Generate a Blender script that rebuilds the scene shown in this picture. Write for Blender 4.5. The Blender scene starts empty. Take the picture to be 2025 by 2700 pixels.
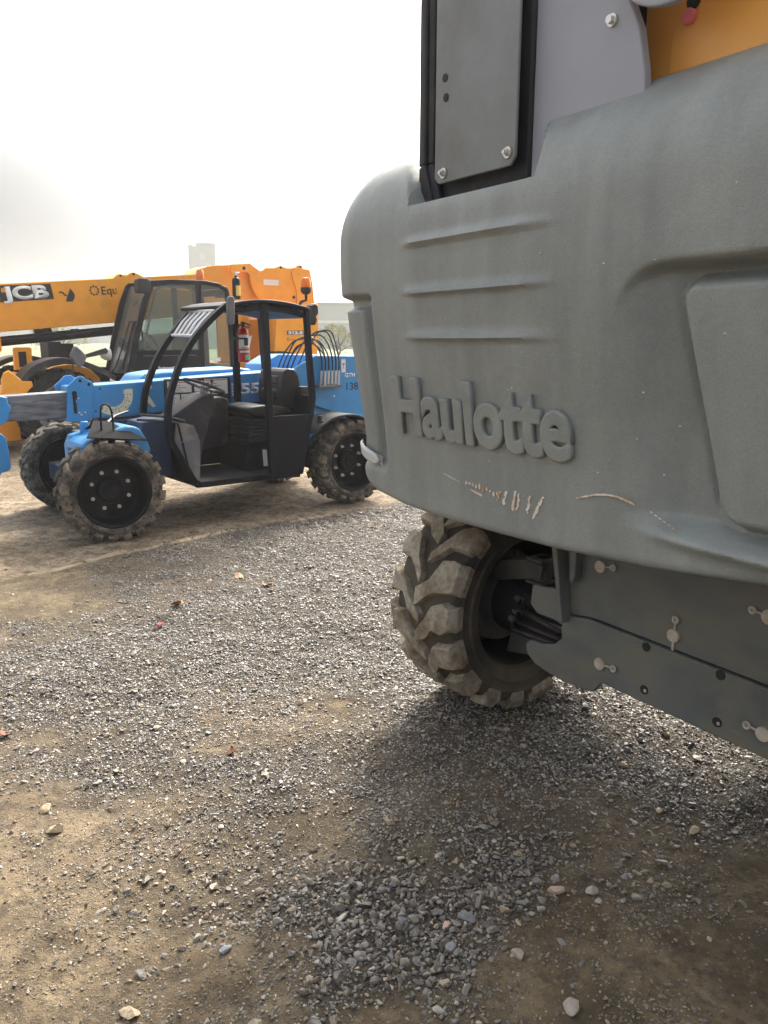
import bpy, bmesh, math, random
import numpy as np
from mathutils import Vector, Matrix

R = math.radians
SC = bpy.context.scene
HAZE_D = 0.0014
COL = SC.collection

# ------------------------------------------------------------------ camera
cam_d = bpy.data.cameras.new('camera')
cam = bpy.data.objects.new('camera', cam_d)
COL.objects.link(cam)
cam.location = (0, 0, 1.65)
cam.rotation_euler = (R(90 - 12.91), 0, 0)
cam_d.sensor_fit = 'VERTICAL'
cam_d.sensor_height = 36
cam_d.lens = 27.05
cam_d.clip_start = 0.05
cam_d.clip_end = 3000
SC.camera = cam

# ------------------------------------------------------------------ sky, sun, exposure
SUN_AZ, SUN_EL = R(15), R(42)          # azimuth to the right of the view, height above the horizon
world = bpy.data.worlds.new('World')
SC.world = world
world.use_nodes = True
nt = world.node_tree
nt.nodes.clear()
w_out = nt.nodes.new('ShaderNodeOutputWorld')
w_bg = nt.nodes.new('ShaderNodeBackground')
w_sky = nt.nodes.new('ShaderNodeTexSky')
w_sky.sky_type = 'NISHITA'
w_sky.sun_disc = False
w_sky.sun_elevation = SUN_EL
w_sky.sun_rotation = SUN_AZ
w_sky.air_density = 1.0
w_sky.dust_density = 7.0
w_sky.ozone_density = 1.0
w_hsv = nt.nodes.new('ShaderNodeHueSaturation')
w_hsv.inputs['Saturation'].default_value = 0.30
w_hsv.inputs['Value'].default_value = 1.0
# a bank of fog low on the left: a soft-edged patch of darker, greyer sky
w_co = nt.nodes.new('ShaderNodeTexCoord')
w_dot = nt.nodes.new('ShaderNodeVectorMath'); w_dot.operation = 'DOT_PRODUCT'
w_dot.inputs[1].default_value = Vector((-0.66, 1.0, -0.25)).normalized()
w_no = nt.nodes.new('ShaderNodeTexNoise'); w_no.inputs['Scale'].default_value = 2.2; w_no.inputs['Detail'].default_value = 3
w_add = nt.nodes.new('ShaderNodeMath'); w_add.operation = 'MULTIPLY_ADD'
w_add.inputs[1].default_value = 0.026
w_exp = nt.nodes.new('ShaderNodeMath'); w_exp.operation = 'MULTIPLY_ADD'   # brightness limit grows away from the bank
w_exp.inputs[1].default_value = -34.0; w_exp.inputs[2].default_value = 34.0 * 0.959 - 0.62
w_pow = nt.nodes.new('ShaderNodeMath'); w_pow.operation = 'EXPONENT'
w_mix = nt.nodes.new('ShaderNodeMix'); w_mix.data_type = 'RGBA'; w_mix.blend_type = 'DARKEN'
w_mix.inputs['Factor'].default_value = 1.0
L = nt.links.new
L(w_sky.outputs['Color'], w_hsv.inputs['Color'])
L(w_co.outputs['Generated'], w_dot.inputs[0])
L(w_co.outputs['Generated'], w_no.inputs['Vector'])
L(w_no.outputs['Fac'], w_add.inputs[0])
L(w_dot.outputs['Value'], w_add.inputs[2])
L(w_add.outputs[0], w_exp.inputs[0])
L(w_exp.outputs[0], w_pow.inputs[0])
L(w_pow.outputs[0], w_mix.inputs['B'])
L(w_hsv.outputs['Color'], w_mix.inputs['A'])
L(w_mix.outputs['Result'], w_bg.inputs['Color'])
L(w_bg.outputs[0], w_out.inputs['Surface'])
w_bg.inputs['Strength'].default_value = 0.15

sun_d = bpy.data.lights.new('sun', 'SUN')
sun_d.energy = 2.0
sun_d.angle = R(10.0)
sun_d.color = (1.0, 0.90, 0.76)
sun = bpy.data.objects.new('sun', sun_d)
COL.objects.link(sun)
SDIR = Vector((math.sin(SUN_AZ) * math.cos(SUN_EL), math.cos(SUN_AZ) * math.cos(SUN_EL), math.sin(SUN_EL)))
sun.rotation_euler = SDIR.to_track_quat('Z', 'Y').to_euler()
sun.location = SDIR * 60

SC.view_settings.view_transform = 'Standard'
SC.view_settings.look = 'None'
SC.view_settings.gamma = 1
SC.view_settings.exposure = 1.42
SC.cycles.max_bounces = 8
SC.cycles.diffuse_bounces = 4
SC.cycles.transparent_max_bounces = 12
SC.cycles.volume_bounces = 1
SC.cycles.use_denoising = True
SC.cycles.sample_clamp_indirect = 6

# ------------------------------------------------------------------ materials
MATS = {}


def mat(name, base, rough=0.5, metal=0.0, var=0.12, scale=5.0, bump=0.0, bscale=60.0,
        dirt=None, damt=0.35, dscale=2.5, dsharp=0.25, spec=0.5, streak=(1, 1, 1), emit=0):
    m = bpy.data.materials.new(name)
    m.use_nodes = True
    t = m.node_tree
    b = t.nodes['Principled BSDF']
    b.inputs['Roughness'].default_value = rough
    b.inputs['Metallic'].default_value = metal
    b.inputs['Specular IOR Level'].default_value = spec
    co = t.nodes.new('ShaderNodeTexCoord')
    mp = t.nodes.new('ShaderNodeMapping')
    mp.inputs['Scale'].default_value = streak
    t.links.new(co.outputs['Object'], mp.inputs['Vector'])
    n1 = t.nodes.new('ShaderNodeTexNoise')
    n1.inputs['Scale'].default_value = scale
    n1.inputs['Detail'].default_value = 6
    t.links.new(mp.outputs[0], n1.inputs['Vector'])
    r1 = t.nodes.new('ShaderNodeMapRange')
    r1.inputs['From Min'].default_value = 0.3
    r1.inputs['From Max'].default_value = 0.7
    t.links.new(n1.outputs['Fac'], r1.inputs['Value'])
    mx = t.nodes.new('ShaderNodeMix'); mx.data_type = 'RGBA'
    mx.inputs['A'].default_value = [c * (1 - var) for c in base] + [1]
    mx.inputs['B'].default_value = [min(1, c * (1 + var)) for c in base] + [1]
    t.links.new(r1.outputs[0], mx.inputs['Factor'])
    last = mx.outputs['Result']
    if dirt:
        n2 = t.nodes.new('ShaderNodeTexNoise')
        n2.inputs['Scale'].default_value = dscale
        n2.inputs['Detail'].default_value = 8
        n2.inputs['Roughness'].default_value = 0.65
        t.links.new(mp.outputs[0], n2.inputs['Vector'])
        r2 = t.nodes.new('ShaderNodeMapRange'); r2.interpolation_type = 'SMOOTHSTEP'
        c0 = 0.72 - 0.45 * damt
        r2.inputs['From Min'].default_value = c0 - dsharp * 0.5
        r2.inputs['From Max'].default_value = c0 + dsharp * 0.5
        r2.inputs['To Max'].default_value = 0.9
        t.links.new(n2.outputs['Fac'], r2.inputs['Value'])
        m2 = t.nodes.new('ShaderNodeMix'); m2.data_type = 'RGBA'
        m2.inputs['B'].default_value = list(dirt) + [1]
        t.links.new(r2.outputs[0], m2.inputs['Factor'])
        t.links.new(last, m2.inputs['A'])
        last = m2.outputs['Result']
        r3 = t.nodes.new('ShaderNodeMapRange')
        r3.inputs['To Min'].default_value = rough
        r3.inputs['To Max'].default_value = min(1, rough + 0.35)
        t.links.new(r2.outputs[0], r3.inputs['Value'])
        t.links.new(r3.outputs[0], b.inputs['Roughness'])
    t.links.new(last, b.inputs['Base Color'])
    if bump:
        n3 = t.nodes.new('ShaderNodeTexNoise')
        n3.inputs['Scale'].default_value = bscale
        n3.inputs['Detail'].default_value = 3
        t.links.new(co.outputs['Object'], n3.inputs['Vector'])
        bp = t.nodes.new('ShaderNodeBump')
        bp.inputs['Strength'].default_value = bump
        bp.inputs['Distance'].default_value = 0.01
        t.links.new(n3.outputs['Fac'], bp.inputs['Height'])
        t.links.new(bp.outputs[0], b.inputs['Normal'])
    if emit:
        b.inputs['Emission Color'].default_value = list(base) + [1]
        b.inputs['Emission Strength'].default_value = emit
    MATS[name] = m
    return m


DUST = (0.26, 0.20, 0.14)
mat('blue_paint', (0.045, 0.26, 0.56), 0.42, var=0.08, dirt=(0.13, 0.22, 0.34), damt=0.12, dscale=4)
mat('navy_paint', (0.012, 0.035, 0.085), 0.5, dirt=DUST, damt=0.2)
mat('yellow_paint', (0.86, 0.34, 0.010), 0.4, var=0.06, dirt=(0.42, 0.22, 0.05), damt=0.05, dscale=3)
mat('orange_paint', (0.70, 0.26, 0.012), 0.35, var=0.06)
mat('pale_orange_paint', (0.78, 0.36, 0.07), 0.4, var=0.05)
mat('matt_black', (0.016, 0.016, 0.018), 0.8, var=0.2, spec=0.08)
mat('plate_grey', (0.185, 0.200, 0.200), 0.42, var=0.08, bump=0.03, bscale=200, dirt=(0.15, 0.145, 0.13), damt=0.3, dscale=3, dsharp=0.5)
mat('louvre_sky_grey', (0.45, 0.46, 0.48), 0.5, var=0.1)  # light grey stands in for sky reflected in the slats
mat('black_paint', (0.006, 0.0065, 0.009), 0.5, var=0.25, spec=0.2, dirt=(0.045, 0.040, 0.034), damt=0.16, dscale=5)
mat('cab_steel', (0.0045, 0.0055, 0.010), 0.5, var=0.25, spec=0.16, dirt=(0.030, 0.028, 0.026), damt=0.12, dscale=6)
mat('black_plastic', (0.018, 0.018, 0.020), 0.6, var=0.2, spec=0.35, dirt=(0.075, 0.066, 0.055), damt=0.22, dscale=5)
mat('grey_plastic', (0.095, 0.098, 0.112), 0.6, var=0.15, dirt=(0.22, 0.20, 0.17), damt=0.3, dscale=6)
mat('dark_grey_panel', (0.026, 0.027, 0.031), 0.6, var=0.15, spec=0.25, dirt=(0.085, 0.070, 0.055), damt=0.30, dscale=5)
mat('seat_vinyl', (0.012, 0.012, 0.013), 0.36, spec=0.35, var=0.2, bump=0.05, bscale=120)
mat('steel_grey', (0.22, 0.22, 0.23), 0.45, metal=0.3, var=0.25, scale=9, dirt=(0.10, 0.095, 0.09), damt=0.45, dscale=7, streak=(0.6, 1, 4))
mat('bright_metal', (0.62, 0.60, 0.56), 0.35, metal=0.7, var=0.15)
mat('white_label', (0.75, 0.74, 0.72), 0.5, var=0.05)
mat('white_letter', (0.80, 0.80, 0.78), 0.5, var=0.03)
mat('cream_decal', (0.74, 0.70, 0.50), 0.5, var=0.06, dirt=(0.4, 0.36, 0.26), damt=0.15, dscale=9)
mat('black_ink', (0.012, 0.012, 0.013), 0.5, var=0.1)
mat('green_label', (0.10, 0.50, 0.30), 0.5, var=0.06)
mat('red_paint', (0.50, 0.02, 0.022), 0.3, var=0.08)
mat('red_ink', (0.45, 0.05, 0.06), 0.5, var=0.08)
mat('pink_rubber', (0.72, 0.16, 0.18), 0.5, var=0.06)
mat('yellow_label', (0.72, 0.50, 0.10), 0.5, var=0.12, scale=30)
mat('rubber_dusty', (0.040, 0.038, 0.035), 0.85, var=0.25, scale=14, bump=0.25, bscale=70, dirt=(0.22, 0.18, 0.135), damt=0.45, dscale=8, spec=0.2)
mat('rubber_lug', (0.060, 0.055, 0.048), 0.9, var=0.3, scale=14, bump=0.35, bscale=60, dirt=(0.215, 0.18, 0.135), damt=0.52, dscale=10, spec=0.15)
mat('rubber_dark', (0.022, 0.021, 0.020), 0.8, var=0.3, dirt=(0.09, 0.075, 0.055), damt=0.4, dscale=7, spec=0.3)
mat('sidewall_brown', (0.050, 0.044, 0.036), 0.75, var=0.25, scale=8, bump=0.12, bscale=50, dirt=(0.145, 0.118, 0.085), damt=0.55, dscale=3.5, dsharp=0.5, spec=0.3)
mat('hub_grey', (0.055, 0.055, 0.052), 0.6, var=0.25, dirt=(0.11, 0.095, 0.07), damt=0.4)
mat('big_tyre', (0.020, 0.020, 0.019), 0.85, var=0.3, spec=0.15, dirt=(0.06, 0.054, 0.045), damt=0.3, dscale=6)
mat('mud_lug', (0.32, 0.285, 0.225), 0.95, var=0.25, scale=40, bump=0.9, bscale=45, dirt=(0.17, 0.125, 0.08), damt=0.42, dscale=11, dsharp=0.30, spec=0.1)
mat('tyre_base', (0.040, 0.036, 0.030), 0.75, var=0.25, scale=8, bump=0.15, bscale=50, dirt=(0.125, 0.103, 0.075), damt=0.46, dscale=3.5, dsharp=0.5, spec=0.25)
mat('wheel_well_black', (0.010, 0.010, 0.011), 0.7, var=0.3)
mat('cover_plastic', (0.222, 0.240, 0.229), 0.44, var=0.10, scale=2.6, bump=0.20, bscale=300, dirt=(0.262, 0.275, 0.256), damt=0.34, dscale=2.6, dsharp=0.5)
mat('chassis_paint', (0.100, 0.113, 0.112), 0.45, var=0.25, scale=2.6, bump=0.06, bscale=90, dirt=(0.150, 0.135, 0.098), damt=0.40, dscale=5.2, dsharp=0.32, streak=(0.8, 1, 1.3))
mat('grey_steel_paint', (0.30, 0.31, 0.35), 0.45, var=0.05)
mat('dusty_tan_metal', (0.40, 0.35, 0.28), 0.7, var=0.2, scale=40)
mat('scratch_white', (0.68, 0.65, 0.58), 0.7, var=0.15, scale=60, dirt=(0.52, 0.27, 0.09), damt=0.40, dscale=30)
mat('hose_rubber', (0.020, 0.020, 0.022), 0.35, var=0.15)
mat('reflector_white', (0.48, 0.48, 0.47), 0.3, var=0.05)
mat('silo_concrete', (0.24, 0.235, 0.22), 0.9, var=0.12, scale=0.5)
mat('shed_wall', (0.38, 0.38, 0.37), 0.8, var=0.06, scale=0.3)
mat('shed_roof', (0.27, 0.27, 0.27), 0.7, var=0.08, scale=0.3)
mat('shed_band', (0.62, 0.62, 0.60), 0.7, var=0.05)
mat('shed_door', (0.45, 0.45, 0.45), 0.7, var=0.05)
mat('bark', (0.08, 0.06, 0.045), 0.9, var=0.25)
mat('leaf_yellow_green', (0.22, 0.22, 0.06), 0.7, var=0.35, scale=3)
mat('leaf_green', (0.06, 0.10, 0.03), 0.7, var=0.35, scale=3)
mat('dry_leaf_red', (0.30, 0.055, 0.045), 0.7, var=0.2)
mat('dry_leaf_tan', (0.50, 0.30, 0.17), 0.8, var=0.2)
mat('dry_leaf_orange', (0.45, 0.19, 0.07), 0.8, var=0.2)
mat('dry_leaf_brown', (0.20, 0.085, 0.045), 0.8, var=0.3)
mat('stone_white', (0.36, 0.325, 0.265), 0.85, var=0.15, scale=60, bump=0.4, bscale=90)
mat('stone_tan', (0.46, 0.37, 0.24), 0.85, var=0.15, scale=60, bump=0.4, bscale=90)
mat('stone_grey', (0.20, 0.20, 0.20), 0.8, var=0.2, scale=60, bump=0.4, bscale=90)
mat('stone_pink', (0.52, 0.38, 0.29), 0.85, var=0.15, scale=60, bump=0.4, bscale=90)
mat('stone_blue', (0.27, 0.28, 0.30), 0.85, var=0.12, scale=60, bump=0.4, bscale=90)

for nm, c in (('amber_lens', (0.95, 0.22, 0.01)),):
    m = mat(nm, c, 0.25, var=0.05)
    m.node_tree.nodes['Principled BSDF'].inputs['Transmission Weight'].default_value = 0.15


# moulded grain, dust specks and rain streaks of the plastic cover
t = MATS['cover_plastic'].node_tree
pb = t.nodes['Principled BSDF']
src = pb.inputs['Base Color'].links[0].from_socket
co = t.nodes.new('ShaderNodeTexCoord')


def grain(scale, lo, hi, a, b_, stretch=(1, 1, 1), detail=3):
    global src
    mp = t.nodes.new('ShaderNodeMapping'); mp.inputs['Scale'].default_value = stretch
    n = t.nodes.new('ShaderNodeTexNoise'); n.inputs['Scale'].default_value = scale; n.inputs['Detail'].default_value = detail
    r = t.nodes.new('ShaderNodeMapRange')
    for k, q in zip(('From Min', 'From Max', 'To Min', 'To Max'), (lo, hi, a, b_)): r.inputs[k].default_value = q
    m = t.nodes.new('ShaderNodeMix'); m.data_type = 'RGBA'; m.blend_type = 'MULTIPLY'; m.inputs['Factor'].default_value = 1.0
    t.links.new(co.outputs['Object'], mp.inputs['Vector']); t.links.new(mp.outputs[0], n.inputs['Vector']); t.links.new(n.outputs['Fac'], r.inputs['Value'])
    t.links.new(src, m.inputs['A']); t.links.new(r.outputs[0], m.inputs['B'])
    src = m.outputs['Result']


grain(150, 0.3, 0.7, 0.92, 1.08)
grain(38, 0.3, 0.7, 0.97, 1.03)
grain(9, 0.35, 0.65, 0.89, 1.08, (1, 1, 0.12), 5)
grain(1.6, 0.35, 0.65, 0.93, 1.07, (1, 1, 1), 4)
grain(420, 0.68, 0.78, 1.0, 1.5)
t.links.new(src, pb.inputs['Base Color'])


def glass(name, tint, refl=0.12):
    m = bpy.data.materials.new(name)
    m.use_nodes = True
    t = m.node_tree
    t.nodes.clear()
    o = t.nodes.new('ShaderNodeOutputMaterial')
    tr = t.nodes.new('ShaderNodeBsdfTransparent'); tr.inputs['Color'].default_value = list(tint) + [1]
    gl = t.nodes.new('ShaderNodeBsdfGlossy'); gl.inputs['Roughness'].default_value = 0.03
    df = t.nodes.new('ShaderNodeBsdfDiffuse'); df.inputs['Color'].default_value = (0.5, 0.5, 0.46, 1)
    fr = t.nodes.new('ShaderNodeFresnel'); fr.inputs['IOR'].default_value = 1.5
    m1 = t.nodes.new('ShaderNodeMixShader'); m2 = t.nodes.new('ShaderNodeMixShader')
    m2.inputs['Fac'].default_value = refl
    t.links.new(fr.outputs[0], m1.inputs['Fac'])
    t.links.new(tr.outputs[0], m1.inputs[1]); t.links.new(gl.outputs[0], m1.inputs[2])
    t.links.new(m1.outputs[0], m2.inputs[1]); t.links.new(df.outputs[0], m2.inputs[2])
    t.links.new(m2.outputs[0], o.inputs['Surface'])
    MATS[name] = m
    return m


glass('cab_glass', (0.76, 0.85, 0.81), 0.13)

# ------------------------------------------------------------------ mesh helpers


class MB:
    def __init__(s):
        s.v = []; s.f = []; s.m = []

    def add(s, vs, fs, m=0):
        k = len(s.v)
        s.v += [tuple(p) for p in vs]
        for f in fs:
            s.f.append([i + k for i in f]); s.m.append(m)

    def box(s, x0, x1, y0, y1, z0, z1, m=0):
        s.add([(x, y, z) for z in (z0, z1) for y in (y0, y1) for x in (x0, x1)],
              [(0, 2, 3, 1), (4, 5, 7, 6), (0, 1, 5, 4), (2, 6, 7, 3), (0, 4, 6, 2), (1, 3, 7, 5)], m)

    def hexa(s, p, m=0):            # 8 points, box order
        s.add(p, [(0, 2, 3, 1), (4, 5, 7, 6), (0, 1, 5, 4), (2, 6, 7, 3), (0, 4, 6, 2), (1, 3, 7, 5)], m)

    def prism(s, poly, y0, y1, m=0):  # poly in (x, z), extruded along y
        n = len(poly)
        a = sum(poly[i][0] * poly[(i + 1) % n][1] - poly[(i + 1) % n][0] * poly[i][1] for i in range(n))
        if a < 0:
            poly = poly[::-1]
        vs = [(x, y0, z) for x, z in poly] + [(x, y1, z) for x, z in poly]
        fs = [list(range(n)), list(range(2 * n - 1, n - 1, -1))]
        fs += [(i, i + n, (i + 1) % n + n, (i + 1) % n) for i in range(n)]
        s.add(vs, fs, m)

    def prism_x(s, poly, x0, x1, m=0):  # poly in (y, z), extruded along x
        k = len(s.v)
        s.prism(poly, x0, x1, m)
        for i in range(k, len(s.v)):
            a, b, c = s.v[i]
            s.v[i] = (b, a, c)
        for f in s.f[-(len(poly) + 2):]:
            f.reverse()

    def tube(s, pts, r, seg=8, m=0, cap=True):
        pts = [Vector(p) for p in pts]
        n = len(pts)
        rs = r if isinstance(r, (list, tuple)) else [r] * n
        T = []
        for i in range(n):
            t = pts[min(i + 1, n - 1)] - pts[max(i - 1, 0)]
            T.append(t.normalized())
        up = Vector((0, 0, 1)) if abs(T[0].z) < 0.9 else Vector((0, 1, 0))
        N = T[0].cross(up).normalized()
        vs = []
        for i in range(n):
            N = (N - T[i] * N.dot(T[i])).normalized()
            B = T[i].cross(N)
            for k in range(seg):
                a = 2 * math.pi * (k + 0.5) / seg
                vs.append(pts[i] + (N * math.cos(a) + B * math.sin(a)) * rs[i])
        fs = []
        for i in range(n - 1):
            for k in range(seg):
                k2 = (k + 1) % seg
                fs.append((i * seg + k, i * seg + k2, (i + 1) * seg + k2, (i + 1) * seg + k))
        if cap:
            fs.append(list(range(seg - 1, -1, -1)))
            fs.append([(n - 1) * seg + k for k in range(seg)])
        s.add(vs, fs, m)

    def bar(s, pts, w, d, m=0):      # square-section bar along pts (in an x-z plane): w in plane, d along y
        n = len(pts)
        vs = []
        for i in range(n):
            a = Vector(pts[max(i - 1, 0)]); b = Vector(pts[min(i + 1, n - 1)])
            t = (b - a); t.y = 0; t.normalize()
            q = Vector((-t.z, 0, t.x)) * (w / 2)
            p = Vector(pts[i])
            for sg, yy in ((1, -d / 2), (-1, -d / 2), (-1, d / 2), (1, d / 2)):
                vs.append(p + q * sg + Vector((0, yy, 0)))
        fs = []
        for i in range(n - 1):
            for k in range(4):
                k2 = (k + 1) % 4
                fs.append((i * 4 + k, (i + 1) * 4 + k, (i + 1) * 4 + k2, i * 4 + k2))
        fs.append((0, 1, 2, 3)); fs.append([(n - 1) * 4 + k for k in (3, 2, 1, 0)])
        s.add(vs, fs, m)

    def lathe(s, prof, c=(0, 0, 0), axis='y', seg=48, m=0, a0=0.0, a1=2 * math.pi):
        # prof: list of (r, h); h along axis
        full = abs(a1 - a0 - 2 * math.pi) < 1e-6
        nn = seg if full else seg + 1
        vs = []
        for r, h in prof:
            for k in range(nn):
                a = a0 + (a1 - a0) * k / seg
                u, v = r * math.cos(a), r * math.sin(a)
                if axis == 'y': p = (c[0] + u, c[1] + h, c[2] + v)
                elif axis == 'x': p = (c[0] + h, c[1] + u, c[2] + v)
                else: p = (c[0] + u, c[1] + v, c[2] + h)
                vs.append(p)
        fs = []
        for i in range(len(prof) - 1):
            for k in range(seg):
                k2 = (k + 1) % nn
                q = (i * nn + k, i * nn + k2, (i + 1) * nn + k2, (i + 1) * nn + k)
                fs.append(q if axis != 'y' else q[::-1])
        s.add(vs, fs, m)

    def disc(s, c, r, n, m=0, seg=16, th=0.004):   # short cylinder centred at c with axis n
        n = Vector(n).normalized()
        c = Vector(c)
        s.tube([c - n * th / 2, c + n * th / 2], r, seg, m)

    def build(s, name, mats, parent=None, bevel=0.0, loc=(0, 0, 0), smooth=35, label=None, seg=2):
        me = bpy.data.meshes.new(name)
        me.from_pydata(s.v, [], s.f)
        if isinstance(mats, str):
            mats = [mats]
        for q in mats:
            me.materials.append(MATS[q])
        me.polygons.foreach_set('material_index', s.m)
        if smooth:
            me.polygons.foreach_set('use_smooth', [True] * len(s.f))
            me.update()
            me.set_sharp_from_angle(angle=R(smooth))
        me.update()
        o = bpy.data.objects.new(name, me)
        COL.objects.link(o)
        o.location = loc
        if parent:
            o.parent = parent
        if bevel:
            b = o.modifiers.new('bevel', 'BEVEL')
            b.width = bevel; b.segments = seg; b.limit_method = 'ANGLE'; b.angle_limit = R(40)
            b.harden_normals = False
        if label:
            o['label'] = label
        return o


def thing(name, label, cat, loc=(0, 0, 0), rz=0.0, group=None):
    o = bpy.data.objects.new(name, None)
    COL.objects.link(o)
    o.location = loc; o.rotation_euler = (0, 0, rz)
    o.empty_display_size = 0.1
    o['label'] = label; o['category'] = cat
    if group: o['group'] = group
    return o


def tag(o, label, cat, group=None):
    o['label'] = label; o['category'] = cat
    if group: o['group'] = group
    return o


def split_islands(o):
    """turn a part whose mesh holds several loose pieces into one object per piece"""
    me = o.data
    par = list(range(len(me.vertices)))

    def find(i):
        while par[i] != i:
            par[i] = par[par[i]]; i = par[i]
        return i
    for q in me.polygons:
        r = find(q.vertices[0])
        for v in q.vertices[1:]:
            par[find(v)] = r
    groups = {}
    for q in me.polygons:
        groups.setdefault(find(q.vertices[0]), []).append(q)
    out = []
    for k, polys in enumerate(groups.values()):
        idx = sorted({v for q in polys for v in q.vertices}); mp = {v: i for i, v in enumerate(idx)}
        m = bpy.data.meshes.new(me.name)
        m.from_pydata([me.vertices[v].co[:] for v in idx], [], [[mp[v] for v in q.vertices] for q in polys])
        for mt in me.materials: m.materials.append(mt)
        m.polygons.foreach_set('use_smooth', [q.use_smooth for q in polys]); m.update(); m.set_sharp_from_angle(angle=R(30))
        c = o.copy(); c.data = m; COL.objects.link(c); c.parent = o.parent
        out.append(c)
    nm = o.name
    bpy.data.objects.remove(o)
    return out


def arc(p0, p1, p2, n=10):
    p0, p1, p2 = Vector(p0), Vector(p1), Vector(p2)
    return [p0 * (1 - t) ** 2 + p1 * 2 * t * (1 - t) + p2 * t * t for t in [i / n for i in range(n + 1)]]


def spline(pts, n=6):
    P = [Vector(p) for p in pts]
    P = [P[0] * 2 - P[1]] + P + [P[-1] * 2 - P[-2]]
    out = []
    for i in range(1, len(P) - 2):
        for k in range(n):
            t = k / n
            a, b, c, d = P[i - 1], P[i], P[i + 1], P[i + 2]
            out.append(0.5 * ((2 * b) + (c - a) * t + (2 * a - 5 * b + 4 * c - d) * t * t + (3 * b - a - 3 * c + d) * t ** 3))
    out.append(P[-2])
    return out


def lettering(text, mat_name, parent, loc, height, width=None, extrude=0.002, bold=0.0, shear=0.0, name='lettering', rot=(90, 0, 0), fit='cap', fat=0.0):
    cu = bpy.data.curves.new(name, 'FONT')
    cu.body = text
    cu.size = 1.0
    cu.offset = bold
    cu.shear = shear
    cu.extrude = 0.0
    if fat:                      # moulded letters: rounded, fattened outline with its own depth
        cu.bevel_depth = fat; cu.bevel_resolution = 2; cu.extrude = 0.5
    cu.resolution_u = 6
    o = bpy.data.objects.new(name, cu)
    COL.objects.link(o)
    dg = bpy.context.evaluated_depsgraph_get()
    me = bpy.data.meshes.new_from_object(o.evaluated_get(dg))
    COL.objects.unlink(o)
    bpy.data.objects.remove(o)
    n = len(me.vertices)
    co = np.empty(n * 3); me.vertices.foreach_get('co', co); co = co.reshape(-1, 3)
    h = co[:, 1].max() - (0 if fit == 'cap' else co[:, 1].min())
    x0, x1 = co[:, 0].min(), co[:, 0].max()
    sx = height / h if width is None else width / (x1 - x0)
    co[:, 0] = (co[:, 0] - x0) * sx
    co[:, 1] = co[:, 1] * (height / h)
    if fat:
        co[:, 2] = (co[:, 2] - co[:, 2].min()) / (co[:, 2].max() - co[:, 2].min()) * 2
        co[:, 2] = np.where(co[:, 2] > 1, extrude - (2 - co[:, 2]) / (2 * fat / (0.5 + fat)) * extrude * 0.35, 0)
        me.vertices.foreach_set('co', co.ravel())
    me.vertices.foreach_set('co', co.ravel())
    bm = bmesh.new(); bm.from_mesh(me)
    bmesh.ops.remove_doubles(bm, verts=bm.verts, dist=1e-5)
    if not fat:
        g = bmesh.ops.extrude_face_region(bm, geom=bm.faces[:])
        vs = [q for q in g['geom'] if isinstance(q, bmesh.types.BMVert)]
        bmesh.ops.translate(bm, verts=vs, vec=(0, 0, extrude))
    bmesh.ops.recalc_face_normals(bm, faces=bm.faces[:])
    bm.to_mesh(me); bm.free()
    me.materials.clear(); me.materials.append(MATS[mat_name])
    me.name = name
    ob = bpy.data.objects.new(name, me)
    COL.objects.link(ob)
    ob.parent = parent
    ob.location = loc
    ob.rotation_euler = [R(a) for a in rot]
    return ob


# value noise on numpy arrays -------------------------------------------------
def vnoise(x, y, seed=0):
    xi = np.floor(x).astype(np.int64); yi = np.floor(y).astype(np.int64)
    xf = x - xi; yf = y - yi
    u = xf * xf * (3 - 2 * xf); v = yf * yf * (3 - 2 * yf)

    def h(a, b):
        q = (a * 374761393 + b * 668265263 + seed * 1442695041) & 0xFFFFFFFF
        q = ((q ^ (q >> 13)) * 1274126177) & 0xFFFFFFFF
        return ((q ^ (q >> 16)) & 0xFFFF) / 65535.0
    return (h(xi, yi) * (1 - u) + h(xi + 1, yi) * u) * (1 - v) + (h(xi, yi + 1) * (1 - u) + h(xi + 1, yi + 1) * u) * v


def fbm(x, y, o=4, seed=0):
    s = 0; a = 0.5; t = 0
    for k in range(o):
        s = s + a * vnoise(x * 2 ** k, y * 2 ** k, seed + k); t += a; a *= 0.5
    return s / t

# ------------------------------------------------------------------ ground
rng = np.random.default_rng(7)
random.seed(7)
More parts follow.
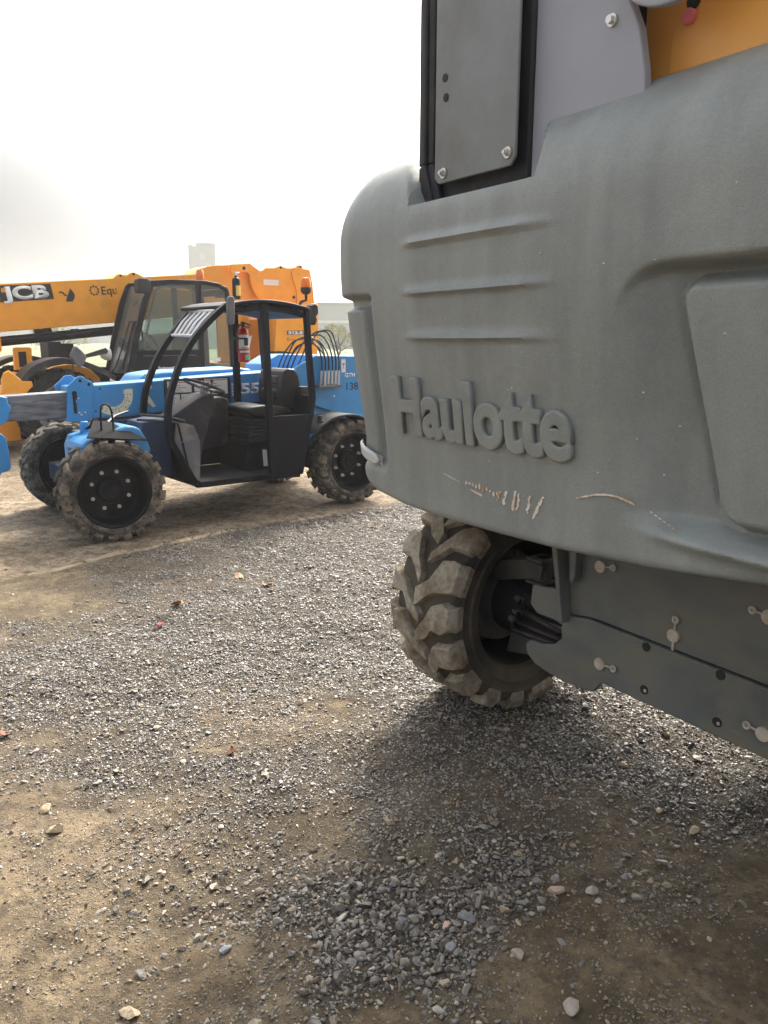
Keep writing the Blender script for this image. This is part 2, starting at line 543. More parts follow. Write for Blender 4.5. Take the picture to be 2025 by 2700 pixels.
# how much loose gravel lies where in the yard (x, y, amount)
GP = np.array([(-1.55, 5.70, .62), (-1.21, 6.19, .6), (-1.68, 5.02, .5), (-0.85, 6.41, .7), (-2.05, 5.23, .4), (-2.22, 4.83, .25), (-1.25, 5.33, .75), (-0.92, 5.97, .8), (-2.91, 6.41, 0.0), (-1.81, 5.45, 0.35), (-2.15, 4.64, 0.1), (-2.48, 5.12, 0.1), (-1.79, 4.47, 0.4), (-1.45, 3.9, 0.8), (-1.7, 3.6, 0.85), (-0.97, 4.64, 0.9), (-0.46, 5.7, 0.9), (-0.12, 6.75, 0.8), (0.1, 8.24, 0.5), (-0.94, 6.58, 0.5), (-1.38, 5.12, 0.6), (-0.32, 3.9, 0.95), (-0.94, 3.35, 0.8), (-1.53, 3.21, 0.95), (-1.51, 2.92, 0.4), (-1.35, 2.58, 0.2), (-1.25, 3.0, 0.6), (-0.64, 2.92, 0.3), (-0.31, 3.12, 0.25), (-0.06, 3.35, 0.7), (-1.06, 2.74, 0.8), (-0.76, 2.64, 0.9), (-0.41, 2.64, 0.95), (-0.05, 2.64, 0.7), (0.23, 2.92, 0.7), (-1.07, 2.31, 0.1), (-1.12, 2.08, 0.1), (-0.83, 2.31, 0.45), (-0.6, 2.31, 0.4), (-0.76, 2.08, 0.3), (-0.91, 1.8, 0.1), (-0.53, 1.72, 0.08), (-0.79, 1.94, 0.25), (-0.39, 1.98, 0.4), (-0.19, 2.19, 0.45), (-0.13, 2.41, 0.5), (0.11, 2.19, 0.5), (0.27, 2.36, 0.6), (0.33, 2.19, 0.8), (0.39, 2.08, 0.85), (0.16, 1.92, 0.9), (0.22, 1.83, 0.9), (-0.04, 1.75, 0.7), (-0.12, 1.71, 0.95), (-0.14, 1.75, 0.9), (-0.27, 1.78, 0.4), (-0.33, 1.65, 0.2), (0.02, 1.61, 0.2), (0.33, 1.72, 0.15), (0.56, 1.89, 0.2), (0.68, 2.08, 0.3), (0.58, 2.31, 0.5), (0.56, 2.58, 0.35), (0.69, 2.44, 0.25), (0.84, 2.38, 0.2), (0.5, 2.74, 0.6), (0.91, 2.92, 0.9), (1.04, 2.74, 0.9), (1.23, 2.52, 0.85), (1.32, 2.36, 0.8), (1.01, 2.19, 0.35), (1.11, 2.08, 0.15), (0.92, 1.8, 0.12), (0.79, 1.98, 0.3), (0.64, 1.72, 0.2), (0.92, 1.65, 0.15), (0.49, 1.61, 0.2), (1.0, 3.25, 0.95), (-2.11, 6.41, 0.0), (-1.01, 7.12, 0.0), (-3.86, 7.75, 0.0), (-2.38, 5.51, 0.1), (-0.61, 7.64, 0.1), (-1.14, 6.84, 0.15), (0.21, 4.64, 0.95), (0.43, 5.7, 0.9)])
EDGE = [(-2.5, 5.2), (-2.27, 5.39), (-2.07, 5.70), (-1.63, 6.08), (-1.31, 6.41), (-1.10, 6.58), (-0.80, 6.78), (-0.45, 7.0)]


def seg_dist(x, y, P):
    best = np.full(x.shape, 1e9); sg = np.zeros(x.shape)
    for (ax, ay), (bx, by) in zip(P[:-1], P[1:]):
        dx, dy = bx - ax, by - ay
        t = np.clip(((x - ax) * dx + (y - ay) * dy) / (dx * dx + dy * dy), 0, 1)
        qx, qy = x - ax - t * dx, y - ay - t * dy
        d = np.hypot(qx, qy)
        c = dx * (y - ay) - dy * (x - ax)
        u = d < best
        sg = np.where(u, np.sign(c), sg); best = np.where(u, d, best)
    return best, sg


def sstep(a, b, x):
    t = np.clip((x - a) / (b - a), 0, 1)
    return t * t * (3 - 2 * t)


def gravel_amount(x, y):
    xx = x + 0.16 * (fbm(x * 2.3, y * 2.3, 3, 11) - 0.5) * 2
    yy = y + 0.16 * (fbm(x * 2.3, y * 2.3, 3, 23) - 0.5) * 2
    num = np.zeros(x.shape); den = np.zeros(x.shape)
    for a, b, v in GP:
        s = 0.06 + 0.05 * b
        w = 1.0 / ((xx - a) ** 2 + (yy - b) ** 2 + s * s * 0.4) ** 1.8
        num += w * v; den += w
    g = num / den
    g = g + (fbm(x * 5, y * 5, 4, 31) - 0.5) * 0.6
    d, sg = seg_dist(x, y, [(-6, 2.4)] + EDGE + [(0.4, 8.1), (3.5, 10.6)])
    g = np.where(sg > 0, g * (1 - sstep(0.0, 0.12, d)), g)
    far = sstep(8.5, 11, y)
    return np.clip(g * (1 - far), 0, 1)


def sandiness(x, y):
    d, sg = seg_dist(x, y, [(-6, 2.6)] + EDGE + [(0.4, 8.1), (3.5, 10.6), (40, 40)])
    yard = sstep(-0.06, 0.10, d * sg)
    left = sstep(0.1, -1.1, x) * 0.34 * sstep(4.2, 2.6, y)
    return np.clip(np.maximum(yard, left) + (fbm(x * 1.7, y * 1.7, 3, 41) - 0.5) * 0.35, 0, 1)


def ground_z(x, y):
    near = sstep(26, 14, y)
    z = (fbm(x * 0.9, y * 0.9, 3, 51) - 0.5) * 0.045 + (fbm(x * 4, y * 4, 4, 61) - 0.5) * 0.038
    z = z + (fbm(x * 17, y * 17, 3, 71) - 0.5) * 0.019
    # wheel ruts on the lower left
    c = (x + 0.62) * 0.80 - (y - 1.9) * 0.60
    z = z - 0.018 * np.exp(-(c / 0.16) ** 2) * sstep(3.1, 2.2, y) + 0.014 * np.exp(-((np.abs(c) - 0.24) / 0.06) ** 2) * sstep(3.1, 2.2, y)
    d, sg = seg_dist(x, y, EDGE)
    z = z + 0.026 * np.exp(-((d * sg - 0.02) / 0.035) ** 2) * (0.35 + 1.3 * fbm(x * 3.3, y * 3.3, 4, 77))
    # tread prints left by the machine that crossed the gravel edge
    tx, ty = x + 0.25, y - 7.0
    u = tx * 0.772 + ty * 0.636; w = -tx * 0.636 + ty * 0.772
    tr = np.exp(-((w + 0.02) / 0.15) ** 4) * sstep(-0.9, -0.6, u) * sstep(1.2, 0.8, u)
    z = z + tr * 0.012 * np.sin((u + 0.6 * np.abs(w)) * 2 * np.pi / 0.13)
    return (z - 0.004) * near


def axis_coords(a0, a1, spans):
    out = [a0]
    while out[-1] < a1:
        p = out[-1]
        st = None
        for lo, hi, s in spans:
            if lo <= p < hi: st = s
        if st is None:
            q = min(abs(p - spans[0][0]), abs(p - spans[-1][1]))
            st = max(0.05, q * 0.22)
            lows = [lo for lo, hi, s in spans if lo > p]
            if lows: st = min(st, max(0.05, (min(lows) - p) * 0.5)) if min(lows) - p > 0.06 else min(lows) - p + 1e-6
        out.append(p + st)
    return np.array(out)


gx = axis_coords(-500, 500, [(-6.0, -2.2, 0.05), (-2.2, 2.2, 0.022), (2.2, 5.0, 0.06)])
gy = axis_coords(-60, 900, [(1.0, 4.2, 0.022), (4.2, 11.0, 0.05)])
X, Y = np.meshgrid(gx, gy)
Z = ground_z(X, Y)
nx, ny = len(gx), len(gy)
me = bpy.data.meshes.new('ground')
ii = (np.arange(ny - 1)[:, None] * nx + np.arange(nx - 1)[None, :]).ravel()
quads = np.stack([ii, ii + 1, ii + nx + 1, ii + nx], 1)
me.vertices.add(nx * ny)
me.vertices.foreach_set('co', np.stack([X, Y, Z], -1).ravel())
me.loops.add(len(quads) * 4)
me.loops.foreach_set('vertex_index', quads.ravel())
me.polygons.add(len(quads))
me.polygons.foreach_set('loop_start', np.arange(len(quads)) * 4)
me.polygons.foreach_set('use_smooth', np.ones(len(quads), bool))
me.update()
ed, es = seg_dist(X, Y, EDGE)
edge_a = np.exp(-(ed / 0.024) ** 2) * sstep(0.30, 0.62, fbm(X * 3.3, Y * 3.3, 4, 77))
for nm, arr in (('gravel', gravel_amount(X, Y)), ('sand', sandiness(X, Y)), ('edge', edge_a)):
    at = me.attributes.new(nm, 'FLOAT', 'POINT')
    at.data.foreach_set('value', np.asarray(arr, np.float32).ravel())
ground = bpy.data.objects.new('ground', me)
COL.objects.link(ground)
ground['kind'] = 'structure'

gm = bpy.data.materials.new('yard_ground')
gm.use_nodes = True
t = gm.node_tree
gb = t.nodes['Principled BSDF']
gb.inputs['Roughness'].default_value = 0.9
gb.inputs['Specular IOR Level'].default_value = 0.25
co = t.nodes.new('ShaderNodeTexCoord')


def tnoise(scale, detail=5, rough=0.6):
    n = t.nodes.new('ShaderNodeTexNoise')
    n.inputs['Scale'].default_value = scale; n.inputs['Detail'].default_value = detail; n.inputs['Roughness'].default_value = rough
    t.links.new(co.outputs['Object'], n.inputs['Vector'])
    return n.outputs['Fac']


def tattr(nm):
    a = t.nodes.new('ShaderNodeAttribute'); a.attribute_name = nm
    return a.outputs['Fac']


def tmap(v, a, b, c=0.0, d=1.0):
    n = t.nodes.new('ShaderNodeMapRange'); n.interpolation_type = 'SMOOTHSTEP'
    for k, q in zip(('From Min', 'From Max', 'To Min', 'To Max'), (a, b, c, d)): n.inputs[k].default_value = q
    t.links.new(v, n.inputs['Value'])
    return n.outputs[0]


def tmix(f, a, b):
    n = t.nodes.new('ShaderNodeMix'); n.data_type = 'RGBA'
    if isinstance(f, float): n.inputs['Factor'].default_value = f
    else: t.links.new(f, n.inputs['Factor'])
    for k, q in (('A', a), ('B', b)):
        if isinstance(q, tuple): n.inputs[k].default_value = list(q) + [1]
        else: t.links.new(q, n.inputs[k])
    return n.outputs['Result']


def tmath(op, a, b):
    n = t.nodes.new('ShaderNodeMath'); n.operation = op
    for k, q in enumerate((a, b)):
        if isinstance(q, float): n.inputs[k].default_value = q
        else: t.links.new(q, n.inputs[k])
    return n.outputs[0]


grey_dirt = tmix(tmap(tnoise(3.1), 0.35, 0.65), (0.105, 0.076, 0.043), (0.215, 0.163, 0.097))
tan_dirt = tmix(tmap(tnoise(2.3), 0.3, 0.7), (0.235, 0.172, 0.106), (0.400, 0.312, 0.212))
dirt_c = tmix(tattr('sand'), grey_dirt, tan_dirt)
dirt_c = tmix(tmap(tnoise(0.9, 6, 0.7), 0.52, 0.72), dirt_c, (0.15, 0.115, 0.075))      # damp, browner patches
dirt_c = tmix(tmap(tnoise(14, 7, 0.75), 0.54, 0.68, 0.0, 0.45), dirt_c, (0.40, 0.33, 0.225))
grit_gap_shade = tmix(tmap(tnoise(70, 3), 0.35, 0.65), (0.028, 0.024, 0.020), (0.105, 0.092, 0.074))  # fines under the gravel, darkened to paint in shade between stones
col = tmix(tmap(tattr('gravel'), 0.15, 0.75), dirt_c, grit_gap_shade)
# small grit in the dirt
vo = t.nodes.new('ShaderNodeTexVoronoi'); vo.inputs['Scale'].default_value = 95
t.links.new(co.outputs['Object'], vo.inputs['Vector'])
spk = t.nodes.new('ShaderNodeSeparateColor'); t.links.new(vo.outputs['Color'], spk.inputs[0])
few = tmath('MULTIPLY', tmap(spk.outputs[0], 0.80, 0.84), tmap(vo.outputs['Distance'], 0.42, 0.30))
spc = tmix(spk.outputs[1], (0.07, 0.065, 0.06), (0.48, 0.42, 0.32))
col = tmix(few, col, spc)
col = tmix(tmap(tnoise(9, 8, 0.75), 0.44, 0.60, 0.0, 0.70), col, (0.085, 0.066, 0.044))
col = tmix(tmap(tnoise(33, 6, 0.7), 0.48, 0.64, 0.0, 0.60), col, (0.060, 0.050, 0.038))
col = tmix(tmap(tattr('edge'), 0.25, 0.9, 0.0, 0.8), col, (0.44, 0.35, 0.23))
t.links.new(col, gb.inputs['Base Color'])
hgt = tmath('ADD', tmath('MULTIPLY', tnoise(38, 6, 0.7), 1.0), tmath('MULTIPLY', tnoise(160, 3), 0.35))
hgt = tmath('ADD', hgt, tmath('MULTIPLY', few, 0.35))
bp = t.nodes.new('ShaderNodeBump'); bp.inputs['Strength'].default_value = 1.0; bp.inputs['Distance'].default_value = 0.012
t.links.new(hgt, bp.inputs['Height']); t.links.new(bp.outputs[0], gb.inputs['Normal'])
me.materials.append(gm)

# ------------------------------------------------------------------ loose gravel
def stone_shapes(sub, lo, hi, cuts, n):
    bm = bmesh.new(); bmesh.ops.create_icosphere(bm, subdivisions=sub, radius=1.0)
    V_ = np.array([q.co[:] for q in bm.verts]); F_ = np.array([[w.index for w in q.verts] for q in bm.faces]); bm.free()
    out = []
    for k in range(n):
        q = V_.copy()
        nrm = rng.normal(size=(cuts, 3)); nrm /= np.linalg.norm(nrm, axis=1)[:, None]
        for n_ in nrm:                          # chop flat faces: crushed stone
            dd = q @ n_; lim = rng.uniform(lo, hi)
            q = q - np.where(dd > lim, dd - lim, 0)[:, None] * n_
        q = q / np.abs(q).max() * np.array([1.0, rng.uniform(0.55, 0.9), rng.uniform(0.38, 0.68)])
        out.append(q + rng.normal(scale=0.012, size=q.shape))
    return np.array(out), F_


def scatter(n, y0, y1, keep):
    y = np.sqrt(rng.uniform(y0 * y0, y1 * y1, n))
    x = rng.uniform(-0.60, 0.58, n) * y + rng.uniform(-0.15, 0.15, n)
    k = keep(x, y)
    return x[k], y[k]


sx, sy, sr = [], [], []
a, b = scatter(460000, 1.35, 9.5, lambda x, y: rng.uniform(size=x.shape) < sstep(0.20, 0.78, gravel_amount(x, y)) * 0.97 + 0.012)
sx.append(a); sy.append(b); sr.append(np.clip(np.exp(rng.normal(np.log(0.0050), 0.45, len(a))) * (1 + 0.60 * sstep(2.5, 1.85, b)), 0.0025, 0.023))
a, b = scatter(105000, 1.35, 4.2, lambda x, y: rng.uniform(size=x.shape) < 0.10 + 0.85 * sstep(0.40, 0.66, fbm(x * 4, y * 4, 4, 91)))
sx.append(a); sy.append(b); sr.append(np.clip(np.exp(rng.normal(np.log(0.0034), 0.48, len(a))), 0.0014, 0.011))
a, b = scatter(900, 1.35, 7.5, lambda x, y: rng.uniform(size=x.shape) < 0.35 + 0.5 * fbm(x * 3, y * 3, 3, 97))
sx.append(a); sy.append(b); sr.append(rng.uniform(0.006, 0.017, len(a)))
sx = np.concatenate(sx); sy = np.concatenate(sy); sr = np.concatenate(sr)
N = len(sx)
ga = gravel_amount(sx, sy); sd = sandiness(sx, sy)
# mostly lying flat: random yaw, moderate tilt
yaw = rng.uniform(0, 2 * np.pi, N); tl = rng.normal(0, 0.26, N); ta = rng.uniform(0, 2 * np.pi, N)


def rotm(ax, an):
    c, s_ = np.cos(an), np.sin(an); o = 1 - c
    x, y, z = ax[:, 0], ax[:, 1], ax[:, 2]
    return np.stack([np.stack([c + x * x * o, x * y * o - z * s_, x * z * o + y * s_], -1),
                     np.stack([y * x * o + z * s_, c + y * y * o, y * z * o - x * s_], -1),
                     np.stack([z * x * o - y * s_, z * y * o + x * s_, c + z * z * o], -1)], 1)


M1 = rotm(np.tile([0, 0, 1.0], (N, 1)), yaw)
M2 = rotm(np.stack([np.cos(ta), np.sin(ta), 0 * ta], -1), tl)
MM = M2 @ M1
lift = sr * rng.uniform(-0.18, 0.26, N) + sr * 0.8 * rng.uniform(0, 1, N) ** 3 * ga
base_z = ground_z(sx, sy) + lift
close = (sy < 3.0) & (sr > 0.0045)
PS, FS, NV = [], [], []
order = []
k0 = 0
for mask, (VAR, IF) in ((close, stone_shapes(2, 0.34, 0.66, 11, 40)), (~close, stone_shapes(1, 0.42, 0.8, 7, 40))):
    ids = np.nonzero(mask)[0]
    var = rng.integers(0, len(VAR), len(ids))
    P = np.einsum('nij,nkj->nki', MM[ids], VAR[var] * sr[ids][:, None, None])
    P += np.stack([sx[ids], sy[ids], base_z[ids]], -1)[:, None, :]
    nv = VAR.shape[1]
    PS.append(P.reshape(-1, 3)); FS.append((IF[None] + (np.arange(len(ids)) * nv)[:, None, None]).reshape(-1, 3) + k0)
    order.append(np.repeat(ids, nv)); k0 += len(ids) * nv
P = np.concatenate(PS); F = np.concatenate(FS); order = np.concatenate(order)
gmh = bpy.data.meshes.new('gravel')
gmh.vertices.add(len(P))
gmh.vertices.foreach_set('co', P.reshape(-1).astype(np.float32))
gmh.loops.add(len(F) * 3); gmh.loops.foreach_set('vertex_index', F.ravel().astype(np.int32))
gmh.polygons.add(len(F)); gmh.polygons.foreach_set('loop_start', (np.arange(len(F)) * 3).astype(np.int32))
gmh.polygons.foreach_set('use_smooth', np.zeros(len(F), bool))
gmh.update()
gv = (0.055 + 0.34 * rng.uniform(size=N) ** 1.4) * (1 - 0.38 * sstep(2.7, 2.0, sy))  # nearer stones coloured darker to deepen the shade they lie in
tint = rng.uniform(size=(N, 1))
colr = gv[:, None] * (np.array([1.05, 0.985, 0.90]) * tint + np.array([1.0, 0.99, 0.965]) * (1 - tint))
u = rng.uniform(size=N)
p_tan = 0.10 + 0.45 * (1 - np.clip(ga * 1.4, 0, 1)) + 0.25 * sd
tanc = np.array([0.30, 0.235, 0.155]) * rng.uniform(0.55, 1.45, (N, 1)) * rng.uniform(0.95, 1.05, (N, 3))
colr = np.where((u < p_tan)[:, None], tanc, colr)
whc = np.array([0.50, 0.46, 0.38]) * rng.uniform(0.8, 1.15, (N, 1))
colr = np.where(((u > 0.955))[:, None], whc, colr)
colr = np.where(((u > 0.995))[:, None], np.array([0.36, 0.22, 0.15]), colr)
mud = (0.14 + rng.uniform(size=N) * 0.62 * (1 - ga))[:, None]
colr = colr * (1 - mud) + np.array([0.17, 0.135, 0.09]) * mud
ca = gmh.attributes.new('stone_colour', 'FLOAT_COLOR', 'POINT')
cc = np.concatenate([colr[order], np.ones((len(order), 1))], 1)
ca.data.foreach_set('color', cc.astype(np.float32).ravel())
gravel = bpy.data.objects.new('gravel', gmh)
COL.objects.link(gravel)
gravel['kind'] = 'stuff'; gravel['label'] = 'loose grey crushed gravel scattered over the brown dirt yard'; gravel['category'] = 'gravel'
m = bpy.data.materials.new('crushed_stone')
m.use_nodes = True
t = m.node_tree
b_ = t.nodes['Principled BSDF']
b_.inputs['Roughness'].default_value = 0.48; b_.inputs['Specular IOR Level'].default_value = 0.5
at = t.nodes.new('ShaderNodeAttribute'); at.attribute_name = 'stone_colour'
co = t.nodes.new('ShaderNodeTexCoord')
mm = tmix(tmap(tnoise(160, 4), 0.3, 0.7, 0.0, 0.35), at.outputs['Color'], (0.16, 0.135, 0.105))
t.links.new(mm, b_.inputs['Base Color'])
gmh.materials.append(m)

# ------------------------------------------------------------------ single stones and leaves


def stone(x, y, size, mt, label, flat=0.6, group='larger stones lying on the dirt'):
    bm = bmesh.new(); bmesh.ops.create_icosphere(bm, subdivisions=3, radius=1.0)
    r_ = np.random.default_rng(int(abs(x * 991 + y * 577) * 10))
    q = np.array([v.co[:] for v in bm.verts])
    nrm = r_.normal(size=(11, 3)); nrm /= np.linalg.norm(nrm, axis=1)[:, None]
    for n_ in nrm:
        dd = q @ n_; lim = r_.uniform(0.40, 0.72)
        q = q - np.where(dd > lim, (dd - lim) * 0.97, 0)[:, None] * n_
    q = q + 0.04 * (np.stack([fbm(q[:, 0] * 3 + 9, q[:, 1] * 3 + q[:, 2] * 2, 3, k) for k in (1, 2, 3)], -1) - 0.5)
    q = q * np.array([1, r_.uniform(0.7, 0.9), flat]) * size * 0.66
    for v, p in zip(bm.verts, q): v.co = p
    m_ = bpy.data.meshes.new('stone'); bm.to_mesh(m_); bm.free()
    m_.polygons.foreach_set('use_smooth', [True] * len(m_.polygons)); m_.update(); m_.set_sharp_from_angle(angle=R(24))
    m_.materials.append(MATS[mt])
    o = bpy.data.objects.new('stone', m_); COL.objects.link(o)
    z = float(ground_z(np.array([x]), np.array([y]))[0])
    o.location = (x, y, z + size * flat * 0.32)
    o.rotation_euler = (r_.uniform(-.2, .2), r_.uniform(-.2, .2), r_.uniform(0, 6.28))
    return tag(o, label, 'stone', group)


for a_ in [(-1.13, 2.33, .055, 'stone_tan', 'pale tan stone at the left edge, biggest of a small cluster there'),
           (-1.21, 2.45, .043, 'stone_tan', 'tan stone with a pointed top just behind the left cluster'),
           (0.52, 2.03, .048, 'stone_pink', 'pinkish white broken stone right of the dark gravel patch'),
           (0.63, 2.02, .040, 'stone_white', 'cream white stone, larger of the pair at centre right'),
           (0.645, 1.985, .025, 'stone_white', 'small white stone touching the cream one at centre right'),
           (0.37, 1.79, .040, 'stone_white', 'round white stone alone on bare dirt near the bottom centre'),
           (0.48, 1.62, .047, 'stone_white', 'lumpy white stone nearest the bottom edge, right of centre'),
           (-0.64, 1.60, .052, 'stone_tan', 'long tan stone at the bottom left edge of the photo'),
           (-0.44, 1.79, .036, 'stone_blue', 'smooth bluish white pebble on dirt at lower left'),
           (0.98, 2.43, .030, 'stone_tan', 'small tan stone between the chassis plate and centre dirt'),
           (1.06, 2.32, .036, 'stone_tan', 'yellowish stone below the grey chassis plate at right'),
           (0.18, 1.90, .030, 'stone_pink', 'pinkish stone chip on the dark gravel heap'),
           (0.24, 1.93, .046, 'stone_grey', 'flat dark grey slab, largest in the dark gravel heap'),
           (0.05, 1.91, .036, 'stone_grey', 'angular grey stone left of the pink chip in the heap'),
           (0.19, 1.815, .034, 'stone_grey', 'grey block at the near rim of the dark gravel heap'),
           (-0.53, 1.86, .030, 'stone_white', 'off white pebble beside the smooth bluish pebble'),
           (0.46, 1.95, .028, 'stone_white', 'small white stone between the pink broken one and dirt')]:
    stone(*a_)


def leaf(x, y, size, mt, label, seed):
    r_ = random.Random(seed)
    b = MB()
    n = 9
    up, lo = [], []
    for i in range(n + 1):
        u = i / n - 0.5
        w = 0.30 * math.cos(u * math.pi) ** 0.8 * (1 + 0.35 * math.sin(i * 2.4 + seed)) + 0.01
        zz = 0.16 * math.sin(u * 4 + seed) + 0.12
        up.append((u * size, w * size, (zz + 0.14) * size)); lo.append((u * size, -w * size, (zz + 0.10 * math.sin(i + seed)) * size))
    mid = [(u[0], 0, (u[2] + l[2]) / 2 - 0.05 * size) for u, l in zip(up, lo)]
    th = 0.0012
    for s_, dz in ((1, 0), (-1, -th)):
        vs = [(p[0], p[1], p[2] + dz) for r in zip(up, mid, lo) for p in r]
        fs = []
        for i in range(n):
            for k in (0, 1):
                q = (i * 3 + k, i * 3 + k + 1, i * 3 + k + 4, i * 3 + k + 3)
                fs.append(q if s_ < 0 else q[::-1])
        b.add(vs, fs)
    o = b.build('dry_leaf', mt, loc=(x, y, float(ground_z(np.array([x]), np.array([y]))[0]) + 0.008), smooth=60)
    o.rotation_euler = (r_.uniform(-.2, .2), r_.uniform(-.2, .2), r_.uniform(0, 6.28))
    return tag(o, label, 'leaf', 'dry leaves on the gravel')


leaf(-1.30, 4.20, .075, 'dry_leaf_red', 'small red leaf lying alone on the grey gravel', 1)
leaf(-1.01, 5.12, .085, 'dry_leaf_tan', 'pale tan leaf on gravel nearest the blue telehandler', 2)
leaf(-1.28, 4.54, .10, 'dry_leaf_orange', 'curled orange leaf just behind the red one', 3)
leaf(-0.79, 4.97, .09, 'dry_leaf_orange', 'bright orange leaf right of the pale tan leaf', 4)
leaf(-0.62, 2.83, .055, 'dry_leaf_brown', 'dark red brown leaf scrap in the middle of the gravel', 5)
leaf(-1.60, 2.95, .07, 'dry_leaf_brown', 'crumpled brown leaf at the far left of the gravel', 6)

# ------------------------------------------------------------------ tyres


def tyre(name, parent, Rr, W, rim, nl, lug_h, mats, lug_w=0.5, style='chevron', holes=0, seg=72, wob=0.0):
    """tyre with moulded lugs about the y axis; material slots: rubber, lug, hole"""
    b = MB()
    Rb = Rr - lug_h
    h = W / 2
    prof = [(rim, -h * 0.80), (rim + 0.012, -h * 0.93), (rim + 0.03, -h * 0.97), (rim + 0.30 * (Rb - rim), -h * 0.985), (rim + 0.34 * (Rb - rim), -h * 1.03), (rim + 0.40 * (Rb - rim), -h * 1.035),
            (rim + 0.44 * (Rb - rim), -h * 0.99), (rim + 0.62 * (Rb - rim), -h * 0.985), (rim + 0.65 * (Rb - rim), -h * 1.015), (rim + 0.69 * (Rb - rim), -h * 1.01), (rim + 0.72 * (Rb - rim), -h * 0.98), (rim + 0.80 * (Rb - rim), -h * 0.97), (rim + 0.93 * (Rb - rim), -h * 0.90), (Rb, -h * 0.78), (Rb + 0.006, 0)]
    prof = prof + [(r, -y) for r, y in prof[-2::-1]]
    b.lathe(prof, seg=seg)
    rr = random.Random(3)
    for side in (-1, 1):
        for i in range(nl):
            a0 = 2 * math.pi * (i + (0.5 if side > 0 else 0)) / nl
            pit = 2 * math.pi / nl
            j = 1 + rr.uniform(-wob, wob)
            hw = pit * 0.5 * lug_w * j
            if style == 'chevron':
                st = [(0.05, 0.0, 0.62, 0.55), (0.30, 0.20, 0.85, 0.75), (0.60, 0.42, 1.0, 1.0), (0.86, 0.55, 1.0, 1.05), (0.99, 0.58, 0.93, 1.08)]
            else:
                ln = 0.02 if i % 2 else -0.10
                st = [(ln, -0.10, 0.8, 0.6), (0.28, 0.25, 1.0, 0.8), (0.50, 0.62, 1.0, 1.05), (0.80, 0.70, 1.0, 1.25), (0.97, 0.72, 0.95, 1.25)]
            vs = []
            for k, (yf, ph, hf, wf) in enumerate(st):
                a = a0 + pit * ph * 0.9
                y = side * h * yf
                ro = Rb + lug_h * (1.0 if yf < 0.9 else 0.72) * (1 + rr.uniform(-wob, 0) * 0.5)
                ri = Rb - 0.02
                q = hw * wf * (1 + rr.uniform(-wob, wob))
                vs += [(ro * math.cos(a - q * .86), y, ro * math.sin(a - q * .86)), (ro * math.cos(a + q * .86), y, ro * math.sin(a + q * .86)),
                       (ri * math.cos(a + q), y, ri * math.sin(a + q)), (ri * math.cos(a - q), y, ri * math.sin(a - q))]
            # shoulder: wrap down the sidewall
            a = a0 + pit * st[-1][1] * 0.9
            q = hw * st[-1][3] * 0.92
            for rf, yo in ((0.86, 1.06), (0.62, 1.01)):
                ro = rim + (Rb - rim) * rf + lug_h * 0.2
                yo_, yi_ = side * h * yo, side * h * 0.9
                vs += [(ro * math.cos(a - q), yo_, ro * math.sin(a - q)), (ro * math.cos(a + q), yo_, ro * math.sin(a + q)),
                       (ro * math.cos(a + q), yi_, ro * math.sin(a + q)), (ro * math.cos(a - q), yi_, ro * math.sin(a - q))]
            fs = []
            ns = len(vs) // 4
            for k in range(ns - 1):
                for e in range(4):
                    e2 = (e + 1) % 4
                    f = (k * 4 + e, k * 4 + e2, k * 4 + 4 + e2, k * 4 + 4 + e)
                    fs.append(f if side > 0 else f[::-1])
            c0 = (3, 2, 1, 0); c1 = tuple((ns - 1) * 4 + e for e in range(4))
            fs += [c0, c1] if side > 0 else [c0[::-1], c1[::-1]]
            b.add(vs, fs, 1)
    for i in range(holes):
        for q, rf in ((0, 0.30), (0.5, 0.66)):
            a = 2 * math.pi * (i + q) / holes
            r = rim + (Rb - rim) * rf
            for side in (-1, 1):
                b.disc((r * math.cos(a), side * h * 1.003, r * math.sin(a)), 0.0085, (0, 1, 0), 2, 8, 0.006)
    return b.build(name, mats, parent, smooth=30)


# ------------------------------------------------------------------ boom lift (local x along its end face, y away from the camera)
HRZ = R(-56.5)
lift = thing('boom_lift', 'large grey boom lift with ribbed counterweight cover and muddy lugged tyre, filling the right side', 'boom lift', (0.647, 3.229, 0), HRZ)


def zs(a, b, x):
    return sstep(a, b, x)


def bump1(x, c, w):
    return np.exp(-((x - c) / w) ** 2)


